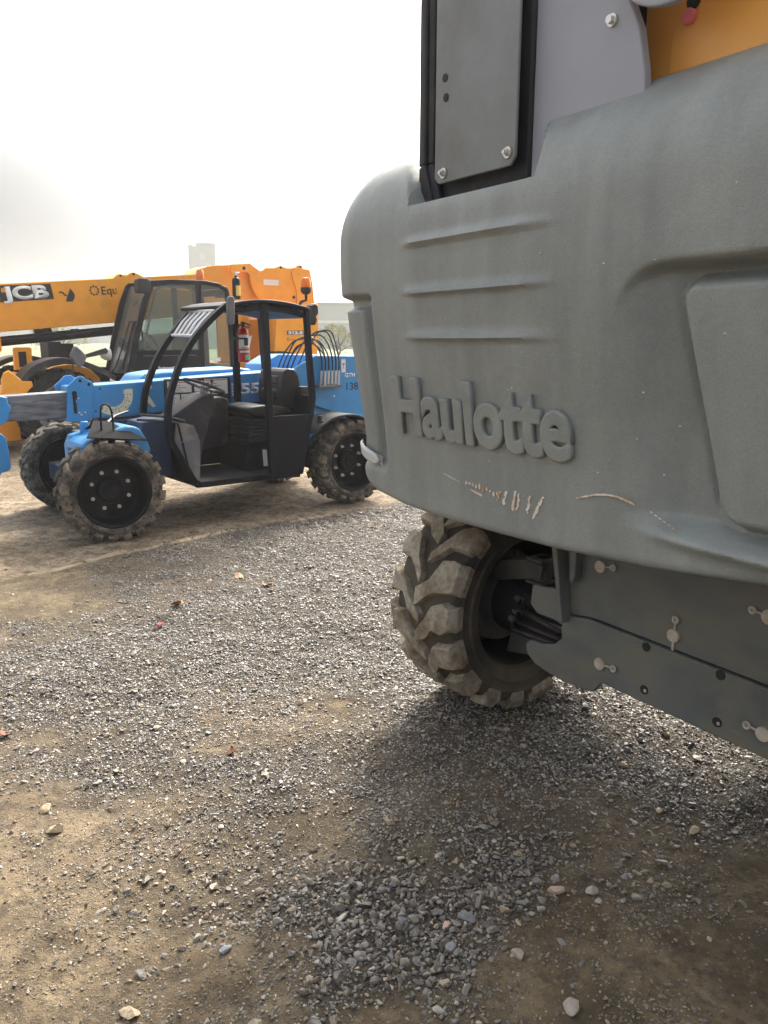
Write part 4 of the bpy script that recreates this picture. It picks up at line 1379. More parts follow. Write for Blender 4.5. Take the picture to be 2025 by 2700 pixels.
# angle indicator
b = MB()
N_ = 22
o_, i_ = [], []
for k in range(N_ + 1):
    a = R(12 - 140 * k / N_)
    o_.append((0.400 + 0.188 * math.cos(a), 1.128 + 0.188 * math.sin(a))); i_.append((0.400 + 0.112 * math.cos(a), 1.128 + 0.112 * math.sin(a)))
for k in range(N_):
    b.prism([o_[k], o_[k + 1], i_[k + 1], i_[k]], 0.946, 0.9494)
b.prism([(0.50, 1.128), (0.505, 1.165), (0.535, 1.172), (0.59, 1.17), (0.585, 1.14)], 0.9455, 0.9490)
b.prism([(0.29, 1.02), (0.31, 1.03), (0.335, 1.052), (0.35, 1.03), (0.34, 1.01)], 0.9455, 0.9490)
ai = b.build('angle_indicator', 'cream_decal', boom)
b = MB()
for k in range(11):
    a = R(-2 - 115 * k / 10)
    for r0, r1 in ((0.130, 0.142), (0.155, 0.170)):
        if (k % 2 == 0) or r0 < 0.14:
            d = Vector((math.cos(a), 0, math.sin(a))); c = Vector((0.400, 0.9445, 1.128))
            b.tube([c + d * r0, c + d * r1], 0.0032, 5)
b.build('angle_mark', 'black_ink', ai)
b = MB()
b.prism([(0.705, 1.30), (0.745, 1.30), (0.775, 1.17), (0.745, 1.155)], 0.943, 0.9475)
b.prism([(0.705, 1.165), (0.74, 1.155), (0.735, 1.11), (0.765, 1.06), (0.80, 1.00), (0.775, 0.99), (0.715, 1.05), (0.685, 1.10)], 0.943, 0.9475)
b.build('pointer_decal', 'cream_decal', boom)
# warning board inside the cab
b = MB(); b.box(0.895, 1.59, 0.938, 0.9485, 0.985, 1.248)
wb = b.build('warning_board', 'black_ink', boom)
b = MB()
for x0, x1, z0, z1 in ((0.925, 1.17, 1.115, 1.225), (0.925, 1.045, 1.0, 1.10), (1.06, 1.17, 1.0, 1.10), (1.31, 1.56, 1.085, 1.235), (1.20, 1.30, 1.12, 1.22)):
    b.box(x0, x1, 0.935, 0.9375, z0, z1)
wl = b.build('warning_label', 'white_label', wb)
b = MB()
for x0, x1, z0, z1, n in ((0.935, 1.16, 1.12, 1.20, 4), (1.32, 1.55, 1.095, 1.21, 5), (0.935, 1.035, 1.01, 1.08, 4), (1.07, 1.16, 1.01, 1.08, 4)):
    for i in range(n):
        z = z0 + (z1 - z0) * i / n
        b.box(x0, x0 + (x1 - x0) * random.uniform(0.5, 0.95), 0.9335, 0.9345, z, z + 0.004)
b.build('label_text', 'black_ink', wl)
b = MB()
for x0, x1, z in ((0.935, 1.16, 1.21), (1.32, 1.55, 1.22)):
    b.box(x0, x1, 0.9335, 0.9345, z, z + 0.008)
b.build('label_band', 'red_ink', wl)
lettering('5519', 'white_letter', boom, (1.715, 0.9492, 1.068), 0.112, 0.46, extrude=0.002, bold=0.03, name='number')
b = MB()
for i in range(4):
    b.box(1.612, 1.648, 0.946, 0.9495, 1.055 + i * 0.034, 1.083 + i * 0.034)
b.build('side_label', 'white_label', boom)
# engine cover on the far side and rear body
b = MB()
b.prism([(0.75, 0.45), (0.75, 1.16), (0.85, 1.275), (1.05, 1.30), (1.9, 1.32), (2.05, 1.30), (2.15, 0.9), (2.15, 0.45)], 1.30, 1.80)
b.build('engine_cover', 'blue_paint', tele, 0.03, seg=3)
b = MB()
b.prism([(1.93, 0.50), (1.93, 1.16), (2.02, 1.24), (2.157, 1.349), (2.37, 1.452), (2.90, 1.442), (3.06, 1.30), (3.10, 0.95), (3.06, 0.60), (2.76, 0.50), (2.70, 0.82), (2.36, 0.94), (2.05, 0.80), (2.02, 0.50)], 0.56, 0.60)
b.prism([(1.93, 0.50), (1.93, 1.12), (2.3, 1.20), (2.90, 1.18), (3.06, 1.10), (3.10, 0.95), (3.06, 0.60), (2.2, 0.50)], 0.601, 1.62)
b.prism([(2.1, 1.2), (2.157, 1.349), (2.37, 1.452), (2.90, 1.442), (3.06, 1.30), (3.06, 1.15)], 1.26, 1.62)
rb = b.build('rear_body', 'blue_paint', tele, 0.012)
b = MB(); b.box(1.86, 2.08, 0.40, 0.555, 0.46, 0.76)
b.build('side_tank', 'blue_paint', tele, 0.03, seg=3)
lettering('GTH', 'white_letter', rb, (2.742, 0.5595, 1.222), 0.042, 0.135, extrude=0.002, bold=0.03, name='model_letters')
lettering('138', 'black_ink', rb, (2.765, 0.5595, 1.085), 0.078, 0.150, extrude=0.002, bold=0.0, name='fleet_number')
b = MB(); b.box(2.698, 2.752, 0.556, 0.5595, 1.272, 1.408)
wl2 = b.build('warning_label', 'white_label', rb)
b = MB(); b.box(2.712, 2.738, 0.5545, 0.5555, 1.35, 1.366); b.box(2.722, 2.728, 0.5545, 0.5555, 1.31, 1.35)
b.build('label_mark', 'red_ink', wl2)
b = MB(); b.disc((2.60, 0.559, 1.03), 0.009, (0, 1, 0), 0, 12, 0.006)
b.build('rivet', 'white_label', rb)
b = MB()
pts = spline([(1.975, .17, .735), (2.03, .17, .785), (2.11, .17, .825), (2.22, .17, .872), (2.36, .17, .886), (2.50, .17, .870), (2.64, .17, .80), (2.72, .17, .70)], 4)
b.bar(pts, 0.022, 0.33)
b.disc((2.095, 0.10, 0.872), 0.022, (0, 0, 1), 0, 12, 0.05); b.disc((2.095, 0.10, 0.842), 0.035, (0, 0, 1), 0, 12, 0.016)
b.build('rear_mudguard', 'black_plastic', tele, 0.005)
# hydraulic hoses arching over the rear: each its own piece
for k, (xb, xa, xe, hz) in enumerate(((2.375, 2.27, 2.10, 1.620), (2.415, 2.30, 2.15, 1.635), (2.455, 2.38, 2.20, 1.610), (2.495, 2.42, 2.25, 1.655), (2.535, 2.48, 2.32, 1.690), (2.570, 2.53, 2.38, 1.700), (2.395, 2.30, 2.18, 1.58))):
    y0 = 0.50 - 0.006 * k
    P_ = [(xb + 0.02, y0, 1.165), (xb + 0.032, y0, 1.30), (xb + 0.03, y0, 1.43), (xb - 0.01, y0 + 0.02, hz - 0.075), (xa, y0 + 0.06, hz), (xa - 0.09, y0 + 0.16, hz - 0.03), (xe + 0.03, y0 + 0.28, 1.46), (xe, y0 + 0.36, 1.30)]
    b = MB()
    b.tube(spline(P_, 5), 0.0082, 8)
    ho = b.build('hydraulic_hose', 'hose_rubber', tele)
    b = MB()
    b.tube([(xb + 0.02, y0, 1.15), (xb + 0.030, y0, 1.30)], 0.0135, 8)
    b.build('hose_end', 'bright_metal', ho)
b = MB(); b.box(2.35, 2.63, 0.46, 0.555, 1.13, 1.165)
b.build('valve_block', 'steel_grey', tele, 0.005)

# cab
b = MB()
pil = spline([(1.10, .03, 1.905), (0.943, .03, 1.782), (0.790, .03, 1.632), (0.665, .03, 1.455), (0.566, .03, 1.238), (0.520, .03, 1.071), (0.506, .03, 0.880), (0.524, .03, 0.785), (0.590, .03, 0.650), (0.700, .03, 0.440), (0.745, .03, 0.397), (0.80, .03, 0.384), (1.48, .03, 0.376), (1.79, .03, 0.362)], 5)
b.bar(pil, 0.048, 0.05)
pil2 = spline([(1.18, .85, 1.885), (1.031, .85, 1.738), (0.827, .85, 1.480), (0.690, .85, 1.203), (0.645, .85, 1.02), (0.63, .85, 0.85)], 5)
b.bar(pil2, 0.050, 0.05)
b.build('front_pillar', 'cab_steel', tele, 0.006)
b = MB()
b.hexa([(1.470, .0, 0.37), (1.520, .0, 0.37), (1.470, .05, 0.37), (1.520, .05, 0.37), (1.430, .0, 1.945), (1.500, .0, 1.945), (1.430, .05, 1.945), (1.500, .05, 1.945)])
b.box(1.585, 1.650, .82, .87, 0.90, 1.90)
b.build('middle_post', 'cab_steel', tele, 0.006)
b = MB()
b.bar([(1.915, .03, 1.885), (1.932, .03, 1.50), (1.965, .03, 1.077), (1.940, .03, 0.93), (1.915, .03, 0.86), (1.80, .03, 0.370)], 0.050, 0.055)
b.bar([(1.915, .85, 1.885), (1.932, .85, 1.50), (1.965, .85, 1.077), (1.92, .85, 0.86)], 0.050, 0.055)
b.build('rear_post', 'cab_steel', tele, 0.006)
rp = spline([(1.075, 0, 1.885), (1.18, 0, 1.914), (1.291, 0, 1.932), (1.476, 0, 1.943), (1.71, 0, 1.925), (1.93, 0, 1.885)], 4)
b = MB()
b.bar([(p.x, 0.44, p.z) for p in rp], 0.035, 0.90)
b.bar([(p.x, 0.44, p.z - 0.055) for p in rp[8:]], 0.05, 0.80)
b.build('roof', 'cab_steel', tele, 0.010)
b = MB()
g0, g1 = Vector((0.802, 0.07, 1.648)), Vector((0.945, 0.81, 1.655))
h0, h1 = Vector((1.005, 0.07, 1.855)), Vector((1.135, 0.81, 1.870))
b.tube([g0, g1], 0.013, 6); b.tube([h0, h1], 0.013, 6)
for i in range(5):
    u = (i + 0.5) / 5
    p0, p1 = g0.lerp(g1, u), h0.lerp(h1, u)
    pm = (p0 + p1) / 2 + Vector((-0.008, 0, 0.010))
    b.bar([tuple(p0), tuple(pm), tuple(p1)], 0.008, 0.050)
b.build('roof_guard', 'louvre_sky_grey', tele)
b = MB()
b.prism([(1.505, .37), (1.505, .932), (1.955, .926), (1.935, .865), (1.808, .362)], 0.004, 0.026)
b.build('door_panel', 'cab_steel', tele, 0.004)
b = MB()
b.box(0.72, 1.85, 0.06, 0.86, 0.372, 0.402)
b.build('cab_floor', 'dark_grey_panel', tele, 0.003)
b = MB()
b.box(0.95, 1.92, 0.875, 0.895, 0.40, 0.99)
b.hexa([(0.70, .06, .40), (0.72, .06, .40), (0.70, .87, .40), (0.72, .87, .40), (0.60, .06, .93), (0.62, .06, .93), (0.60, .87, .93), (0.62, .87, .93)])
b.box(1.93, 1.95, 0.06, 0.86, 0.40, 1.10)
b.build('cab_wall', 'cab_steel', tele, 0.004)
b = MB()
b.prism([(0.602, .934), (0.700, .915), (0.755, .895), (0.785, .82), (0.808, .75), (0.800, .60), (0.786, .405), (0.74, .405), (0.66, .56), (0.615, .645), (0.575, .77)], 0.065, 0.085)
b.prism([(0.62, .77), (0.70, .80), (0.79, .82), (0.79, .805), (0.70, .78), (0.62, .75)], 0.060, 0.0645)
b.build('front_side_panel', 'grey_plastic', tele, 0.006)
b = MB()
b.prism([(0.625, .42), (0.64, .93), (0.80, 1.02), (1.00, 1.13), (1.09, 1.145), (1.13, 1.05), (1.05, .90), (0.98, .70), (0.92, .42)], 0.34, 0.62)
b.prism([(1.00, .60), (1.00, 1.06), (1.36, 1.075), (1.42, 1.05), (1.42, .99), (1.40, .62), (1.15, .58)], 0.66, 0.87)
b.build('dashboard', 'dark_grey_panel', tele, 0.015)
b = MB()
c = Vector((1.072, 0.47, 1.200)); u = Vector((0.93, 0, -0.37)); v = Vector((0, 1, 0)); n_ = u.cross(v)
pts = [c + (u * math.cos(a) + v * math.sin(a)) * 0.185 for a in [2 * math.pi * k / 32 for k in range(33)]]
b.tube(pts, 0.014, 8, cap=False)
sw = b.build('steering_wheel', 'black_plastic', tele)
b = MB()
for k in range(3):
    a = 2 * math.pi * k / 3 + 0.5
    b.tube([c - n_ * 0.02 * (1 if n_.z > 0 else -1), c + (u * math.cos(a) + v * math.sin(a)) * 0.18], 0.013, 6)
b.tube([c, c + Vector((-0.04, 0, -0.14))], 0.024, 10)
b.build('steering_spoke', 'steel_grey', sw)
b = MB()
for k, (x, y, h_) in enumerate(((1.14, .58, .12), (1.20, .62, .10), (1.26, .72, .14))):
    b.tube([(x, y, 1.04), (x + .02, y, 1.08 + h_)], 0.006, 6); b.disc((x + .02, y, 1.09 + h_), 0.016, (0, 0, 1), 0, 10, 0.03)
b.build('control_lever', 'black_plastic', tele)
# seat
b = MB()
b.prism([(1.40, .955), (1.42, 1.000), (1.55, 1.015), (1.72, .995), (1.86, .97), (1.88, .93), (1.70, .895), (1.45, .905)], 0.25, 0.74)
se = b.build('seat', 'seat_vinyl', tele, 0.035, seg=4)
b = MB()
b.prism([(1.80, .96), (1.775, 1.08), (1.790, 1.24), (1.815, 1.315), (1.86, 1.345), (1.93, 1.335), (1.975, 1.29), (2.0, 1.15), (1.98, .96)], 0.27, 0.72)
b.prism([(1.765, 1.06), (1.760, 1.14), (1.80, 1.16), (1.80, 1.05)], 0.35, 0.64)
b.prism([(1.775, 1.19), (1.785, 1.27), (1.82, 1.28), (1.82, 1.18)], 0.35, 0.64)
b.build('seat_back', 'seat_vinyl', tele, 0.035, seg=4)
b = MB()
for i in range(7):
    z = 0.655 + i * 0.034
    b.box(1.42 + 0.012 * (i % 2), 1.80 - 0.012 * (i % 2), 0.30 + 0.012 * (i % 2), 0.70, z, z + 0.030)
b.build('seat_suspension', 'dark_grey_panel', tele, 0.006)
b = MB(); b.box(1.37, 1.88, 0.28, 0.80, 0.402, 0.635)
sb = b.build('seat_box', 'black_paint', tele, 0.008)
b = MB(); b.hexa([(1.555, .274, .432), (1.600, .274, .428), (1.555, .2795, .432), (1.600, .2795, .428), (1.548, .274, .592), (1.592, .274, .588), (1.548, .2795, .592), (1.592, .2795, .588)])
b.build('document_label', 'white_label', sb)
b = MB(); b.box(1.95, 2.06, 0.20, 0.40, 0.93, 1.17)
b.build('rear_tray', 'black_plastic', tele, 0.006)
# beacon and lamp
b = MB()
b.tube([(2.02, .35, 1.90), (2.08, .35, 1.97), (2.133, .35, 1.985), (2.133, .35, 2.05)], 0.014, 8)
b.lathe([(0.0, 2.035), (0.030, 2.04), (0.050, 2.062), (0.052, 2.095), (0.050, 2.102), (0.0, 2.102)], (2.133, .35, 0), 'z', 24)
b.build('beacon_base', 'black_plastic', tele)
b = MB()
b.lathe([(0.046, 2.103), (0.048, 2.13), (0.046, 2.165), (0.038, 2.188), (0.0, 2.195)], (2.133, .35, 0), 'z', 24)
b.build('beacon_lens', 'amber_lens', tele)
b = MB()
b.prism([(2.15, 1.76), (2.17, 1.93), (2.20, 1.95), (2.235, 1.93), (2.24, 1.86), (2.21, 1.83), (2.225, 1.80), (2.20, 1.75)], 0.30, 0.42)
b.tube([(1.94, .35, 1.86), (2.16, .35, 1.86)], 0.014, 8)
b.build('rear_work_lamp', 'black_plastic', tele, 0.01)
b = MB()
b.prism([(1.035, 1.760), (1.040, 1.950), (1.060, 1.975), (1.090, 1.972), (1.102, 1.95), (1.095, 1.755), (1.075, 1.738), (1.05, 1.74)], -0.12, -0.07)
mi = b.build('mirror', 'grey_plastic', tele, 0.012, seg=3)
b = MB()
b.tube(spline([(1.07, -.068, 1.85), (1.12, -.03, 1.90), (1.14, 0.01, 1.915)], 4), 0.009, 6)
b.build('mirror_arm', 'black_paint', mi)

# red fire extinguisher hung on the cab's far post
fe = thing('fire_extinguisher', 'red fire extinguisher with white and green labels hung inside the open cab', 'fire extinguisher', tuple((Matrix.Rotation(TRZ, 3, 'Z') @ Vector((1.655, .755, 1.39)) + Vector((-2.1756, 6.079, 0)))[:]), TRZ)
b = MB()
b.lathe([(0.0, 0.0), (0.050, 0.004), (0.054, 0.012), (0.054, 0.275), (0.050, 0.300), (0.036, 0.322), (0.018, 0.332), (0.018, 0.345), (0.0, 0.345)], (0, 0, 0), 'z', 28)
b.build('cylinder', 'red_paint', fe)
b = MB()
b.lathe([(0.0550, 0.135), (0.0550, 0.268)], (0, 0, 0), 'z', 20, a0=R(190), a1=R(330)); b.lathe([(0.0551, 0.098), (0.0551, 0.118)], (0, 0, 0), 'z', 20, a0=R(200), a1=R(340))
wl = b.build('instruction_label', 'white_label', fe)
b = MB()
b.lathe([(0.0556, 0.165), (0.0556, 0.235)], (0, 0, 0), 'z', 10, a0=R(250), a1=R(300)); b.lathe([(0.0556, 0.140), (0.0556, 0.147)], (0, 0, 0), 'z', 12, a0=R(220), a1=R(310))
b.build('label_print', 'black_ink', wl)
b = MB(); b.lathe([(0.0553, 0.028), (0.0553, 0.078)], (0, 0, 0), 'z', 12, a0=R(255), a1=R(335))
b.build('inspection_tag', 'green_label', fe)
b = MB()
b.box(-.016, .016, -.014, .014, .345, .385); b.hexa([(-.01, -.01, .385), (.085, -.01, .355), (-.01, .01, .385), (.085, .01, .355), (-.01, -.01, .397), (.085, -.01, .367), (-.01, .01, .397), (.085, .01, .367)])
b.box(-.01, .075, -.01, .01, .338, .348)
b.build('handle', 'black_plastic', fe, 0.003)
b = MB(); b.tube(spline([(-.016, -.01, .37), (-.055, -.03, .355), (-.075, -.02, .28), (-.072, -.01, .18), (-.066, 0, .11)], 5), 0.009, 8)
b.build('hose', 'hose_rubber', fe)
b = MB(); b.lathe([(0.0566, 0.225), (0.0566, 0.240)], (0, 0, 0), 'z', 28); b.box(-.09, -.054, -.008, .07, .215, .25)
b.build('mounting_strap', 'black_paint', fe)
b = MB()
b.add([(0.02, -.0575, .245), (0.085, -.03, .262), (0.055, -.02, .145), (0.02, -.058, .246), (0.085, -.0285, .263), (0.055, -.0185, .146)], [(0, 2, 1), (3, 4, 5), (0, 1, 4, 3), (1, 2, 5, 4), (2, 0, 3, 5)])
b.build('hang_tag', 'white_label', fe, smooth=0)

# ------------------------------------------------------------------ large yellow telehandler behind
BIG = Vector((-5.6041, 10.2381, 0))
big = thing('large_telehandler', 'big yellow telehandler with dark glazed cab and long boom, parked behind the blue one', 'telehandler', tuple(BIG), TRZ)


def big_wheel(x, y, rz):
    b = MB()
    h = 0.20
    b.lathe([(0.385, -h * 0.85), (0.39, -h * 0.98), (0.365, -h), (0.35, -h * 0.85), (0.335, -0.03), (0.30, 0.01), (0.18, 0.02), (0.15, -0.03), (0.0, -0.05)], seg=48)
    b.lathe([(0.385, h * 0.85), (0.365, h), (0.35, h * .85), (0.33, 0.06), (0.0, 0.08)][::-1], seg=40)
    o = b.build('wheel', 'steel_grey', big, smooth=28)
    o.location = (x, y, 0.588); o.rotation_euler = (0, 0, rz)
    tyre('tyre', o, 0.60, 0.42, 0.382, 20, 0.035, ['big_tyre', 'big_tyre'], lug_w=0.55, style='chevron', wob=0.05)
    b = MB()
    for i in range(10):
        a = 2 * math.pi * i / 10
        b.disc((0.24 * math.cos(a), 0.005, 0.24 * math.sin(a)), 0.02, (0, 1, 0), 0, 6, 0.03)
    split_islands(b.build('wheel_nut', 'black_plastic', o, smooth=20))


big_wheel(1.36, 0.26, 0); big_wheel(4.85, 0.22, 0)
big_wheel(1.28, 2.15, R(180)); big_wheel(4.85, 2.15, R(180))
b = MB()
b.box(0.9, 5.7, 0.65, 1.75, 0.50, 0.95)
b.box(1.4, 2.35, 0.9, 1.55, 0.951, 1.165)
b.build('chassis', 'black_paint', big, 0.01)
b = MB()
b.box(0.0, 0.885, 0.70, 1.60, 0.14, 0.42)
b.prism([(0.60, 0.43), (0.86, 0.91), (1.265, 0.895), (1.3, 0.43)], 1.10, 1.60)
b.prism([(0.872, 0.912), (0.90, 1.05), (0.961, 1.125), (1.06, 1.10), (1.15, 1.02), (1.265, 0.93), (1.26, 0.90)], 1.00, 1.09)
b.prism([(1.064, 1.135), (1.079, 1.458), (1.10, 1.475), (1.32, 1.475), (1.337, 1.455), (1.324, 1.148)], 1.36, 1.44)
b.prism([(0.40, 0.62), (0.489, 0.85), (0.529, 0.944), (0.535, 1.071), (0.573, 1.158), (0.636, 1.188), (0.685, 1.146), (0.796, 1.038), (0.912, 1.034), (0.922, 0.968), (0.845, 0.898), (0.70, 0.62)], -0.04, 0.04)
b.prism([(1.03, 0.90), (1.059, 0.98), (1.169, 1.110), (1.376, 1.205), (1.566, 1.235), (1.703, 1.223), (1.91, 1.155), (2.044, 1.015), (2.05, 0.90)], 0.49, 0.60)
b.build('front_frame', 'yellow_paint', big, 0.008)
b = MB(); b.box(1.135, 1.245, 1.352, 1.3595, 1.18, 1.41)
b.build('frame_opening', 'wheel_well_black', big)

# boom
b = MB()
b.prism([(0.871, 1.700), (0.920, 2.392), (2.55, 2.538), (2.63, 2.545), (2.70, 2.600), (2.752, 2.622), (2.81, 2.608), (2.868, 2.606), (2.92, 2.640), (2.971, 2.660), (3.03, 2.648), (3.146, 2.594),
         (4.05, 2.672), (4.16, 2.769), (4.30, 2.82), (4.447, 2.846), (5.10, 2.905), (5.22, 2.83), (5.30, 2.79), (5.6, 2.6), (5.6, 2.15), (4.4, 2.02), (2.46, 1.842)], 1.20, 1.72)
bo = b.build('boom', 'yellow_paint', big, 0.015, seg=3)
b = MB()
b.prism([(-0.60, 1.10), (-0.60, 2.2), (0.870, 2.34), (0.870, 1.75), (0.885, 1.72), (0.890, 1.44), (0.84, 1.38), (0.40, 1.30)], 1.26, 1.66)
b.build('inner_boom', 'yellow_paint', bo, 0.01)
b = MB()
b.prism([(5.105, 2.903), (5.20, 2.845), (5.299, 2.788), (5.365, 2.800), (5.421, 2.846), (5.52, 2.850), (5.62, 2.855), (5.68, 2.885), (5.737, 2.902), (5.80, 2.890), (5.86, 2.868), (5.97, 2.872), (6.08, 2.890), (6.11, 2.925), (6.153, 2.938), (6.20, 2.920), (6.243, 2.878),
         (6.382, 2.864), (6.441, 2.590), (6.50, 1.90), (5.25, 1.90), (5.28, 2.30), (5.22, 2.46), (5.160, 2.60)], 1.13, 1.195)
b.prism([(4.69, 2.70), (4.70, 2.868), (5.10, 2.904), (5.16, 2.62), (5.20, 2.47), (5.30, 2.30), (5.22, 2.30), (5.10, 2.50), (5.06, 2.72), (5.0, 2.75), (4.82, 2.735)], 1.10, 1.129)
b.prism([(6.05, 1.95), (6.06, 2.45), (6.0, 2.62), (5.95, 2.80), (6.08, 2.885), (6.30, 2.86), (6.36, 2.60), (6.42, 1.95)], 1.10, 1.129)
b.build('boom_pivot_bracket', 'yellow_paint', big, 0.006)
b = MB()
for x, z, r in ((4.956, 2.813, 0.030), (2.757, 2.590, 0.018), (2.975, 2.625, 0.020), (5.737, 2.868, 0.024), (6.153, 2.902, 0.024), (6.007, 2.35, 0.03)):
    y = {4.956: 1.0985, 5.737: 1.1285, 6.153: 1.0985, 6.007: 1.1285}.get(x, 1.1985)
    b.disc((x, y, z), r, (0, 1, 0), 0, 16, 0.006)
split_islands(b.build('pin_hole', 'wheel_well_black', big))
b = MB(); b.box(5.36, 5.685, 1.122, 1.1295, 2.545, 2.645)
b.build('plate_label', 'white_label', big)
b = MB()
b.bar([(2.62, 1.1985, 1.86), (2.66, 1.1985, 2.20), (2.69, 1.1985, 2.54)], 0.012, 0.006)
b.bar([(4.02, 1.1985, 2.00), (4.10, 1.1985, 2.66)], 0.014, 0.006)
b.bar([(0.885, 1.1985, 1.83), (2.45, 1.1985, 1.965)], 0.006, 0.004)
split_islands(b.build('weld_seam', 'yellow_paint', bo))
# marks on the boom
k_ = 0.0895
b = MB(); b.prism([(0.915, 2.128), (0.930, 2.366), (1.655, 2.420), (1.690, 2.200)], 1.194, 1.1995)
lg = b.build('maker_panel', 'black_ink', bo)
b = MB(); b.prism([(0.945, 2.27), (0.948, 2.335), (1.005, 2.340), (1.002, 2.275)], 1.190, 1.1935)
b.build('panel_square', 'orange_paint', lg)
lt = lettering('JCB', 'white_letter', lg, (0.965, 1.1938, 2.168), 0.185, 0.660, extrude=0.003, bold=0.045, shear=-0.05, name='maker_letters')
lt.rotation_euler = (R(90), R(-5.0), 0)
b = MB()
o_, i_ = [], []
for i in range(13):
    u = i / 12
    z = 2.165 + 0.205 * u
    o_.append((1.965 - 0.03 * u + 0.055 * math.sin(u * math.pi), z)); i_.append((1.865 + 0.085 * u - 0.005 * math.sin(u * math.pi), z))
for i in range(12):
    b.prism([i_[i], o_[i], o_[i + 1], i_[i + 1]], 1.195, 1.1995)
b.bar([(1.77, 1.197, 2.295), (1.80, 1.197, 2.305), (1.83, 1.197, 2.295), (1.855, 1.197, 2.262), (1.885, 1.197, 2.255)], 0.022, 0.004)
b.build('leaf_mark', 'black_ink', bo)


def gear_ring(cx, cz, y, r, parent, mt, th=0.25, tilt=0.0):
    b = MB()
    for i in range(9):
        a0 = 2 * math.pi * (i + 0.14) / 9; a1 = 2 * math.pi * (i + 0.86) / 9
        b.prism([(cx + q * math.cos(a), cz + q * math.sin(a)) for q, a in ((r, a0), (r * 1.12, (a0 + a1) / 2), (r, a1), (r * (1 - th), a1), (r * (1 - th), a0))], y, y + 0.004)
    return b.build('gear_mark', mt, parent, smooth=0)


gear_ring(2.315, 2.345, 1.195, 0.072, bo, 'black_ink')
lt = lettering('Equ', 'black_ink', bo, (2.435, 1.1992, 2.285), 0.125, None, extrude=0.003, bold=0.012, name='owner_letters')
lt.rotation_euler = (R(90), R(-5.0), 0)
# lift ram under the boom with hose clips
b = MB()
b.tube([(0.30, 1.35, 1.505), (2.75, 1.35, 1.742)], 0.072, 18)
b.build('boom_ram', 'black_paint', big)
b = MB()
for x, w, h in ((1.08, 0.05, 0.06), (1.42, 0.12, 0.12), (1.56, 0.06, 0.16), (1.98, 0.07, 0.07), (2.15, 0.04, 0.05), (2.32, 0.10, 0.04)):
    z = 1.575 + (x - 0.9) * 0.10
    b.hexa([(x, 1.30, z), (x + w + .05, 1.30, z + .005), (x, 1.40, z), (x + w + .05, 1.40, z + .005), (x - .03, 1.30, z + h), (x + w, 1.30, z + h + .005), (x - .03, 1.40, z + h), (x + w, 1.40, z + h + .005)])
b.tube(spline([(0.9, 1.28, 1.60), (1.3, 1.28, 1.625), (1.55, 1.28, 1.69), (1.9, 1.28, 1.67), (2.4, 1.28, 1.76)], 5), 0.016, 6)
b.build('hose_clip', 'black_plastic', big)
b = MB(); b.box(1.60, 1.80, 1.42, 1.85, 0.9, 1.56); b.box(1.81, 2.02, 1.5, 1.85, 0.9, 1.53)
b.build('tank', 'black_plastic', big, 0.01)

# cab
A0, A1 = (2.765, 2.425), (2.315, 1.060)        # windscreen pillar, top and bottom
cd = 0.95
b = MB()
for y in (0.03, cd - 0.03):
    b.bar([(2.345, y, 1.00), (2.335, y, 1.10), (2.47, y, 1.60), (2.64, y, 2.15), (2.755, y, 2.40), (2.80, y, 2.435)], 0.085, 0.06)
    b.bar([(2.76, y, 2.420), (3.105, y, 2.452), (3.616, y, 2.460), (3.88, y, 2.430), (3.99, y, 2.365), (4.035, y, 2.28)], 0.065, 0.06)
    b.bar([(3.525, y, 2.45), (3.525, y, 1.10)], 0.085, 0.06)
    b.bar([(4.01, y, 2.34), (4.055, y, 1.95), (4.07, y, 1.00)], 0.07, 0.06)
    b.bar([(2.42, y, 1.40), (3.50, y, 1.415)], 0.05, 0.06)
b.box(2.80, 2.86, 0.06, cd - 0.06, 2.38, 2.44)
b.box(3.95, 4.02, 0.06, cd - 0.06, 2.28, 2.38)
b.box(2.29, 2.40, 0.06, cd - 0.06, 1.00, 1.10)
b.build('cab_frame', 'black_paint', big, 0.012)
b = MB()
b.prism([(2.77, 2.455), (3.105, 2.487), (3.616, 2.494), (3.88, 2.462), (3.99, 2.400), (3.97, 2.385), (3.6, 2.46), (3.1, 2.455), (2.80, 2.425)], 0.0, cd)
b.build('cab_roof', 'black_paint', big, 0.015)
b = MB()
b.prism([(2.36, 0.62), (2.36, 1.10), (2.435, 1.385), (3.49, 1.400), (3.49, 0.62)], 0.005, 0.045)
b.prism([(3.57, 0.62), (3.57, 1.15), (4.04, 1.15), (4.04, 0.62)], 0.005, 0.045)
b.box(2.36, 4.05, 0.05, cd, 0.60, 0.70)
dp = b.build('door', 'black_paint', big, 0.012)
b = MB(); b.box(2.55, 3.42, -0.003, 0.003, 1.345, 1.355)
b.box(3.10, 3.13, -0.006, 0.0, 1.285, 1.33)
b.build('door_trim', 'grey_plastic', dp)
gear_ring(2.70, 1.165, -0.001, 0.034, dp, 'white_letter', 0.35)
lettering('EquipmentShare', 'white_letter', dp, (2.78, 0.0035, 1.145), 0.042, 0.36, extrude=0.002, bold=0.02, name='owner_letters')
b = MB(); b.box(3.72, 3.84, 0.0, 0.0045, 1.245, 1.305)
b.build('door_label', 'white_label', dp)
b = MB()
b.hexa([(2.50, .025, 1.42), (3.485, .025, 1.435), (2.50, .030, 1.42), (3.485, .030, 1.435), (2.80, .025, 2.40), (3.485, .025, 2.43), (2.80, .030, 2.40), (3.485, .030, 2.43)])
b.build('door_window', 'cab_glass', big, smooth=0)
b = MB()
b.hexa([(3.565, .025, 1.10), (4.04, .025, 1.10), (3.565, .030, 1.10), (4.04, .030, 1.10), (3.565, .025, 2.43), (3.985, .025, 2.38), (3.565, .030, 2.43), (3.985, .030, 2.38)])
b.build('quarter_window', 'cab_glass', big, smooth=0)
b = MB()
